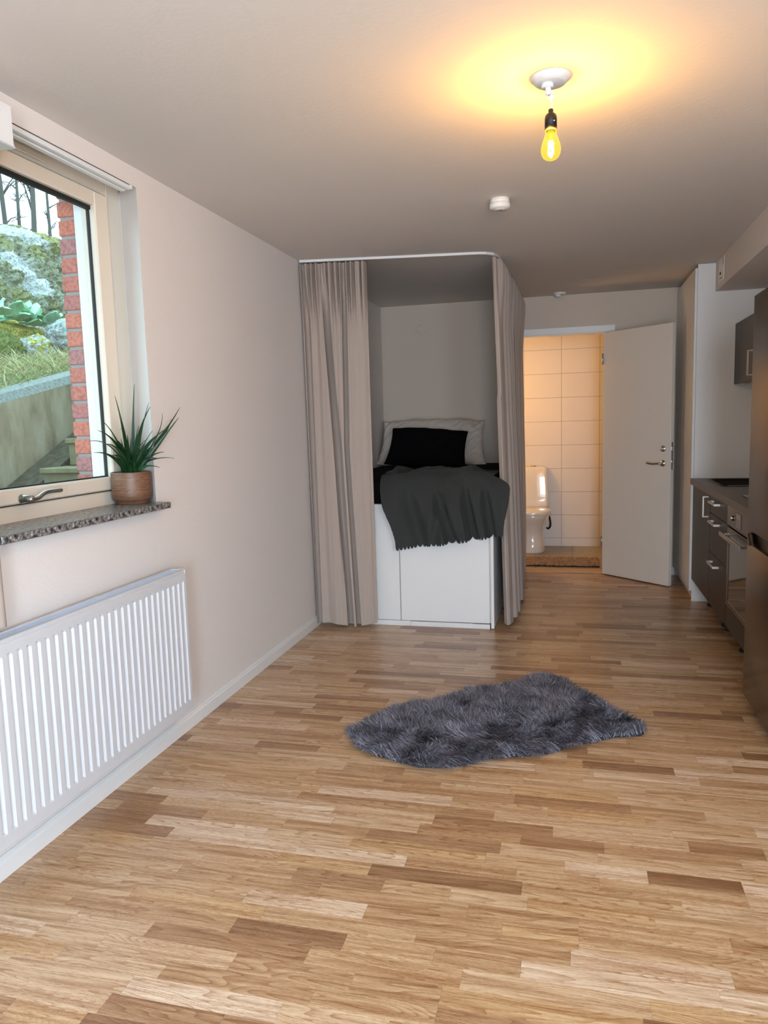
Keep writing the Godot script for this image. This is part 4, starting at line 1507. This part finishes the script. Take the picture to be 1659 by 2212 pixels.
	# wall cabinet
	var u := thing("wall_cabinet", "dark brown wall cabinet over the sink, half hidden by the fridge", "cabinet", Vector3(2.96, 1.56, -5.3))
	part(u, "body", box_mesh(Vector3(2.805, 1.568, -5.727), Vector3(RIGHT - 0.002, 1.975, -5.12), 0.001), M.cab_body)
	var ud := part(u, "door", box_mesh(Vector3(2.787, 1.562, -5.726), Vector3(2.8045, 1.976, -5.122), 0.0015), M.ash)
	handle_child(ud, Vector3(2.787, 1.672, -5.155), true, 0.15)
	part(u, "drip_tray", box_mesh(Vector3(2.83, 1.556, -5.60), Vector3(3.10, 1.5675, -5.16), 0.001), M.steel)
	build_fridge()


func child_of(p: Node3D, called: String, mesh: Mesh, m: Material) -> MeshInstance3D:
	var o := MeshInstance3D.new()
	o.mesh = mesh
	o.material_override = m
	o.name = called
	p.add_child(o, true)
	return o


func handle_child(p: Node3D, at: Vector3, vertical: bool, length: float) -> void:
	handle_bar(p, at, vertical, length)


func feet(p: Node3D, spots: Array) -> void:
	for q in spots:
		part(p, "leg", lathe_mesh([Vector2(0, 0), Vector2(0.026, 0), Vector2(0.026, 0.012), Vector2(0.015, 0.022), Vector2(0.015, 0.13), Vector2(0.028, 0.145), Vector2(0.028, 0.1645), Vector2(0, 0.1645)], Vector3(q[0], 0, q[1]), 14), M.rubber)


func build_fridge() -> void:
	var z0 := -3.672
	var z1 := -3.072
	var x0 := 2.470
	var f := thing("fridge", "tall dark stainless fridge freezer at the end of the kitchen", "fridge", Vector3(2.8, 0, -3.37))
	part(f, "body", box_mesh(Vector3(2.540, 0.03, z0 + 0.004), Vector3(RIGHT - 0.01, 1.872, z1 - 0.004), 0.006), M.dark_steel)
	var door := func(y0: float, y1: float) -> ArrayMesh:
		var st := begin(true)
		var outline := func(y: float, inset: float) -> Array:
			return round_rect(x0 + inset, 2.536, z0 + inset, z1 - inset, y, 0.020, 6)
		loft(st, [outline.call(y0, 0.004), outline.call(y0 + 0.004, 0.0), outline.call(y1 - 0.004, 0.0), outline.call(y1, 0.004)])
		return done(st)
	part(f, "fridge_door", door.call(0.832, 1.870), M.fridge)
	# freezer door: its upper edge is hollowed between two shoulders for the grip
	var st := begin(true)
	var loops := []
	for q in [[0.060, 0.004], [0.064, 0.0], [0.768, 0.0], [0.772, 0.004]]:
		loops.append(round_rect(x0 + q[1], 2.536, z0 + q[1], z1 - q[1], q[0], 0.020, 6))
	loft(st, loops)
	for side in 2:
		loops = []
		for q in [[0.766, 0.105], [0.778, 0.085], [0.795, 0.062], [0.814, 0.050], [0.818, 0.046]]:
			var za := z0 if side == 0 else z1 - float(q[1])
			loops.append(round_rect(x0, 2.530, za, za + float(q[1]), q[0], 0.020, 6))
		loft(st, loops)
	var fd := part(f, "freezer_door", done(st), M.fridge)
	child_of(fd, "grip", box_mesh(Vector3(x0 + 0.028, 0.75, z0 + 0.01), Vector3(2.536, 0.829, z1 - 0.01), 0.004), M.blue_plastic)
	part(f, "foot_panel", box_mesh(Vector3(2.52, 0.0, z0 + 0.02), Vector3(2.56, 0.05, z1 - 0.02), 0.002), M.black)


# ---------------------------------------------------------------- hanging bulb

func build_lamp() -> void:
	var c := Vector3(1.633, 0, -2.487)
	var t := thing("pendant_bulb", "glowing filament bulb in a black socket hanging from the ceiling", "lamp", Vector3(c.x, 2.155, c.z))
	part(t, "ceiling_cup", lathe_mesh([Vector2(0, 2.380), Vector2(0.040, 2.379), Vector2(0.046, 2.381), Vector2(0.061, 2.397), Vector2(0.062, 2.3998), Vector2(0, 2.3998)], c, 40), M.white)
	var st := begin(true)
	lathe(st, [Vector2(0, 2.368), Vector2(0.018, 2.368), Vector2(0.019, 2.370), Vector2(0.019, 2.382), Vector2(0, 2.382)], c + Vector3(-0.010, 0, 0.004), 24)
	lathe(st, [Vector2(0, 2.347), Vector2(0.0085, 2.347), Vector2(0.009, 2.349), Vector2(0.009, 2.372), Vector2(0, 2.372)], c + Vector3(-0.008, 0, 0.006), 20)
	part(t, "plug", done(st), M.white)
	part(t, "hook", tube_mesh(smooth_path([c + Vector3(-0.012, 2.350, 0.004), c + Vector3(-0.010, 2.340, 0.006), c + Vector3(-0.002, 2.333, 0.007), c + Vector3(0.006, 2.338, 0.005), c + Vector3(0.010, 2.345, 0.002)], 14), 0.0026, 8), M.white)
	part(t, "cord", tube_mesh(smooth_path([c + Vector3(-0.006, 2.378, -0.004), c + Vector3(0.004, 2.350, 0.002), c + Vector3(0.0, 2.335, 0.004), c + Vector3(0.003, 2.322, 0.002), c + Vector3(0.0, 2.300, 0)], 18), [0.0024, 0.0024, 0.0024, 0.0024, 0.0024, 0.003, 0.004, 0.0045, 0.0045, 0.004, 0.0035, 0.003, 0.0024, 0.0024, 0.0024, 0.0024, 0.0024, 0.0024, 0.0024], 8), M.white)
	var so := part(t, "socket", lathe_mesh([Vector2(0.016, 2.243), Vector2(0.0185, 2.242), Vector2(0.0185, 2.279), Vector2(0.0175, 2.286), Vector2(0.0145, 2.2915), Vector2(0.009, 2.295), Vector2(0.0078, 2.296), Vector2(0.0078, 2.305), Vector2(0.006, 2.307), Vector2(0, 2.307)], c, 32), M.black)
	child_of(so, "label_mark", box_mesh(c + Vector3(0.0085, 2.2655, 0.0158), c + Vector3(0.0125, 2.268, 0.0172), 0.0002), M.white)
	var glass := mk(Color(0.03, 0.02, 0.004, 0.42), 0.05)
	glass.transparency = BaseMaterial3D.TRANSPARENCY_ALPHA
	glass.emission_enabled = true
	glass.emission = Color(1.0, 0.87, 0.08)
	glass.emission_energy_multiplier = 1.25
	var b := part(t, "bulb", lathe_mesh([Vector2(0, 2.155), Vector2(0.008, 2.1558), Vector2(0.0165, 2.159), Vector2(0.0235, 2.1645), Vector2(0.0285, 2.173), Vector2(0.0308, 2.184), Vector2(0.0302, 2.194), Vector2(0.0275, 2.205), Vector2(0.0225, 2.219), Vector2(0.0178, 2.232), Vector2(0.0160, 2.243)], c, 40), glass)
	var hot := mk(Color(1, 0.9, 0.7), 0.5)
	hot.emission_enabled = true
	hot.emission = Color(1.0, 0.92, 0.72)
	hot.emission_energy_multiplier = 14.0
	for i in 4:
		var a := PI * 0.22 + i * PI / 2
		var d := Vector3(cos(a), 0, sin(a))
		child_of(b, "filament", tube_mesh([c + d * 0.0065 + Vector3(0, 2.214, 0), c + d * 0.0105 + Vector3(0, 2.176, 0)], 0.0016, 8), hot)
	child_of(b, "stem", lathe_mesh([Vector2(0.0015, 2.176), Vector2(0.0018, 2.212), Vector2(0.007, 2.226), Vector2(0.009, 2.243)], c, 12), glass)
	var l := OmniLight3D.new()
	l.name = "bulb_light"
	l.position = c + Vector3(0, 2.205, 0) - t.position
	l.light_color = Color(1.0, 0.73, 0.32)
	l.light_energy = 0.60
	l.light_size = 0.006
	l.omni_range = 14.0
	l.omni_attenuation = 2.0
	l.shadow_enabled = true
	t.add_child(l)


# ---------------------------------------------------------------- plant

func build_plant() -> void:
	var c := Vector3(-0.078, 1.0565, -2.728)
	var t := thing("potted_plant", "spiky green plant in a turned wooden pot on the window sill", "plant", c)
	part(t, "pot", lathe_mesh([Vector2(0, 0), Vector2(0.066, 0), Vector2(0.067, 0.010), Vector2(0.069, 0.0115), Vector2(0.076, 0.018), Vector2(0.0795, 0.035), Vector2(0.0795, 0.128), Vector2(0.0785, 0.132), Vector2(0.074, 0.132), Vector2(0.073, 0.126), Vector2(0.072, 0.110), Vector2(0, 0.110)], c, 48), M.pot)
	part(t, "soil", lathe_mesh([Vector2(0.072, 0.112), Vector2(0.04, 0.117), Vector2(0, 0.118)], c, 24), M.soil)
	var tips := [Vector3(-0.062, 1.548, -2.772), Vector3(-0.013, 1.493, -2.558), Vector3(-0.041, 1.396, -2.510), Vector3(-0.003, 1.361, -2.424), Vector3(0.000, 1.324, -2.361), Vector3(-0.090, 1.277, -2.510), Vector3(0.021, 1.469, -2.740), Vector3(0.087, 1.450, -2.641), Vector3(0.041, 1.425, -2.802), Vector3(0.039, 1.452, -2.952), Vector3(0.100, 1.406, -2.831), Vector3(0.058, 1.266, -2.772), Vector3(0.087, 1.238, -2.800), Vector3(0.058, 1.204, -2.728), Vector3(0.002, 1.237, -2.616), Vector3(0.032, 1.402, -2.888), Vector3(0.071, 1.342, -2.724), Vector3(0.039, 1.368, -2.508), Vector3(-0.016, 1.376, -2.714), Vector3(0.019, 1.412, -2.532), Vector3(0.007, 1.403, -2.714), Vector3(0.025, 1.298, -2.759), Vector3(0.021, 1.310, -2.419), Vector3(-0.005, 1.264, -2.496), Vector3(-0.052, 1.340, -2.683), Vector3(0.022, 1.355, -2.752), Vector3(0.089, 1.320, -2.599), Vector3(-0.024, 1.320, -2.697), Vector3(0.015, 1.325, -2.503), Vector3(0.041, 1.275, -2.613), Vector3(0.014, 1.296, -2.555), Vector3(0.094, 1.245, -2.657), Vector3(-0.037, 1.343, -2.527), Vector3(0.084, 1.363, -2.764)]
	var r := RandomNumberGenerator.new()
	r.seed = 8
	for i in tips.size() + 26:
		var tip: Vector3
		if i < tips.size():
			tip = tips[i]
		else:
			var a := r.randf_range(0, TAU)
			var rad := r.randf_range(0.05, 0.11)
			tip = Vector3(c.x + 0.02 + rad * 0.6 * cos(a), 1.24 + r.randf_range(0, 0.10), c.z + 0.02 + rad * 0.6 * sin(a))
		var out := Vector3(tip.x - c.x, 0, tip.z - c.z)
		var root := Vector3(c.x, c.y + 0.115, c.z) + out.normalized() * r.randf_range(0.005, 0.032)
		var midp := root.lerp(tip, 0.5) + Vector3(0, 0.018 + 0.18 * out.length(), 0) - out * 0.14
		if tip.z < -2.80:
			midp.x = maxf(midp.x, 0.075)
		var side := (tip - root).cross(Vector3(0.55, 0.1, 0.83)).normalized().lerp((tip - root).cross(Vector3.UP).normalized(), r.randf_range(0.0, 0.7)).normalized()
		var rows := []
		var n := 14
		for k in n + 1:
			var v := k / float(n)
			var p := root.lerp(midp, v).lerp(midp.lerp(tip, v), v)
			var wd := 0.0078 * (0.55 + 0.55 * sin(PI * minf(1.0, v * 1.25 + 0.15))) * (1.0 - pow(v, 2.2)) + 0.0004
			var tang := (tip - root).normalized()
			var nn := side.cross(tang).normalized()
			rows.append([p - side * wd + nn * wd * 0.55, p, p + side * wd + nn * wd * 0.55])
		part(t, "leaf", sheet_mesh(rows, 0.0016), M.leaf if r.randf() < 0.75 else M.leaf_light)


# ---------------------------------------------------------------- sheepskin

func build_rug() -> void:
	var pts := [[0.726, -2.966], [0.792, -3.108], [0.879, -3.282], [0.971, -3.377], [1.096, -3.442], [1.189, -3.588], [1.297, -3.654], [1.409, -3.708], [1.472, -3.811], [1.564, -3.90], [1.648, -3.826], [1.751, -3.653], [1.854, -3.516], [1.93, -3.387], [2.005, -3.336], [2.034, -3.239], [2.001, -3.184], [1.896, -3.15], [1.801, -3.085], [1.707, -3.022], [1.617, -2.929], [1.492, -2.879], [1.385, -2.842], [1.302, -2.772], [1.218, -2.727], [1.11, -2.714], [1.029, -2.74], [0.90, -2.792], [0.813, -2.853]]
	var poly := PackedVector2Array()
	for p in pts:
		poly.append(Vector2(p[0], p[1]))
	var skin: PackedVector2Array = Geometry2D.offset_polygon(poly, -0.030)[0]
	var t := thing("sheepskin_rug", "fluffy purple-grey sheepskin rug lying on the parquet", "rug", Vector3(1.38, 0, -3.2))
	var st := begin()
	var idx := Geometry2D.triangulate_polygon(skin)
	for i in range(0, idx.size(), 3):
		var tri := []
		for k in 3:
			tri.append(Vector3(skin[idx[i + k]].x, 0.012, skin[idx[i + k]].y))
		face(st, tri, Vector3.UP)
	for i in skin.size():
		var a := skin[i]
		var b := skin[(i + 1) % skin.size()]
		var mid := (a + b) / 2
		var nn := Vector3(b.y - a.y, 0, a.x - b.x)
		if Geometry2D.is_point_in_polygon(mid + Vector2(nn.x, nn.z).normalized() * 0.01, skin):
			nn = -nn
		face(st, [Vector3(a.x, 0.001, a.y), Vector3(b.x, 0.001, b.y), Vector3(b.x, 0.012, b.y), Vector3(a.x, 0.012, a.y)], nn)
	part(t, "hide", done(st), M.hide)
	var n := noise(1.0, 141, 3)
	var n2 := noise(1.0, 142, 2)
	tuft_field(t, "fur", 15000, func(r: RandomNumberGenerator) -> Array:
		var p := Vector2(r.randf_range(0.70, 2.06), r.randf_range(-3.92, -2.69))
		if not Geometry2D.is_point_in_polygon(p, skin):
			return []
		# the coat lies outwards from the spine, swirled in locks
		var spine := Vector2(0.95, -2.95).lerp(Vector2(1.75, -3.45), clampf((p.x - 0.95) / 0.8, 0.0, 1.0))
		var away := (p - spine) * 2.4 + Vector2(-0.28, 0.25)
		var swirl := Vector2(n2.get_noise_2d(p.x * 5.0, p.y * 5.0), n2.get_noise_2d(p.x * 5.0 + 40.0, p.y * 5.0)) * 1.5
		var lean := away + swirl + Vector2(r.randf_range(-0.4, 0.4), r.randf_range(-0.4, 0.4))
		lean = lean.limit_length(1.5)
		var tone := 0.155 * (1.0 + 0.75 * n.get_noise_2d(p.x * 6.0, p.y * 6.0) + r.randf_range(-0.45, 0.75))
		return [Vector3(p.x, 0.010, p.y), Vector3(lean.x, 0, lean.y), r.randf_range(0.045, 0.072), Color(tone * 0.98, tone * 0.95, tone * 1.16)], 0.055, 9, M.fur, 0.35, 1.0)


# ---------------------------------------------------------------- small things

func build_small_things() -> void:
	var d := thing("smoke_detector", "round white smoke detector on the ceiling beyond the bulb", "smoke detector", Vector3(1.36, 2.35, -3.71))
	var c := Vector3(1.36, 0, -3.71)
	part(d, "base", lathe_mesh([Vector2(0, 2.380), Vector2(0.0445, 2.380), Vector2(0.0455, 2.382), Vector2(0.0455, 2.3995), Vector2(0, 2.3995)], c, 40), M.white)
	part(d, "cover", lathe_mesh([Vector2(0, 2.349), Vector2(0.022, 2.349), Vector2(0.024, 2.352), Vector2(0.041, 2.353), Vector2(0.047, 2.357), Vector2(0.049, 2.364), Vector2(0.049, 2.3745), Vector2(0.0475, 2.378), Vector2(0.044, 2.379), Vector2(0.044, 2.385)], c, 40), M.white)
	part(d, "vent_slots", boxes_mesh([[c + Vector3(-0.012, 2.3478, 0.0), c + Vector3(-0.008, 2.3492, 0.012)], [c + Vector3(-0.002, 2.3478, 0.0), c + Vector3(0.002, 2.3492, 0.012)], [c + Vector3(0.008, 2.3478, 0.0), c + Vector3(0.012, 2.3492, 0.012)]], 0.0), M.rubber)
	var e := thing("small_detector", "small white ceiling sensor in front of the bathroom doorway", "sensor", Vector3(1.582, 2.37, -6.55))
	var k := Vector3(1.582, 0, -6.55)
	part(e, "base", lathe_mesh([Vector2(0, 2.385), Vector2(0.048, 2.385), Vector2(0.051, 2.388), Vector2(0.051, 2.3995), Vector2(0, 2.3995)], k, 32), M.white)
	part(e, "lens", lathe_mesh([Vector2(0, 2.366), Vector2(0.014, 2.368), Vector2(0.022, 2.375), Vector2(0.024, 2.386)], k + Vector3(-0.015, 0, 0), 24), M.white)
	var h := thing("duct_hatch", "small white hatch plate on the duct beside the wardrobe", "hatch", Vector3(2.65, 2.24, -5.5))
	part(h, "plate", box_mesh(Vector3(2.648, 2.235, -5.60), Vector3(2.6522, 2.385, -5.42), 0.001), M.white)
	part(h, "latch", boxes_mesh([[Vector3(2.644, 2.280, -5.530), Vector3(2.6482, 2.298, -5.514)]], 0.001), M.rubber)
	part(h, "slot", boxes_mesh([[Vector3(2.6468, 2.255, -5.545), Vector3(2.6482, 2.259, -5.47)], [Vector3(2.6468, 2.33, -5.435), Vector3(2.6482, 2.385, -5.430)]], 0.0), M.rubber)
	single("cover_plate", "round painted cover plate high on the niche wall", "cover plate", lathe_mesh([Vector2(0.045, 0), Vector2(0.045, 0.004), Vector2(0.042, 0.006), Vector2(0, 0.006)], Vector3(0.372, 2.183, BACK), 32, Basis(Vector3.RIGHT, PI / 2)), M.wall_beige)
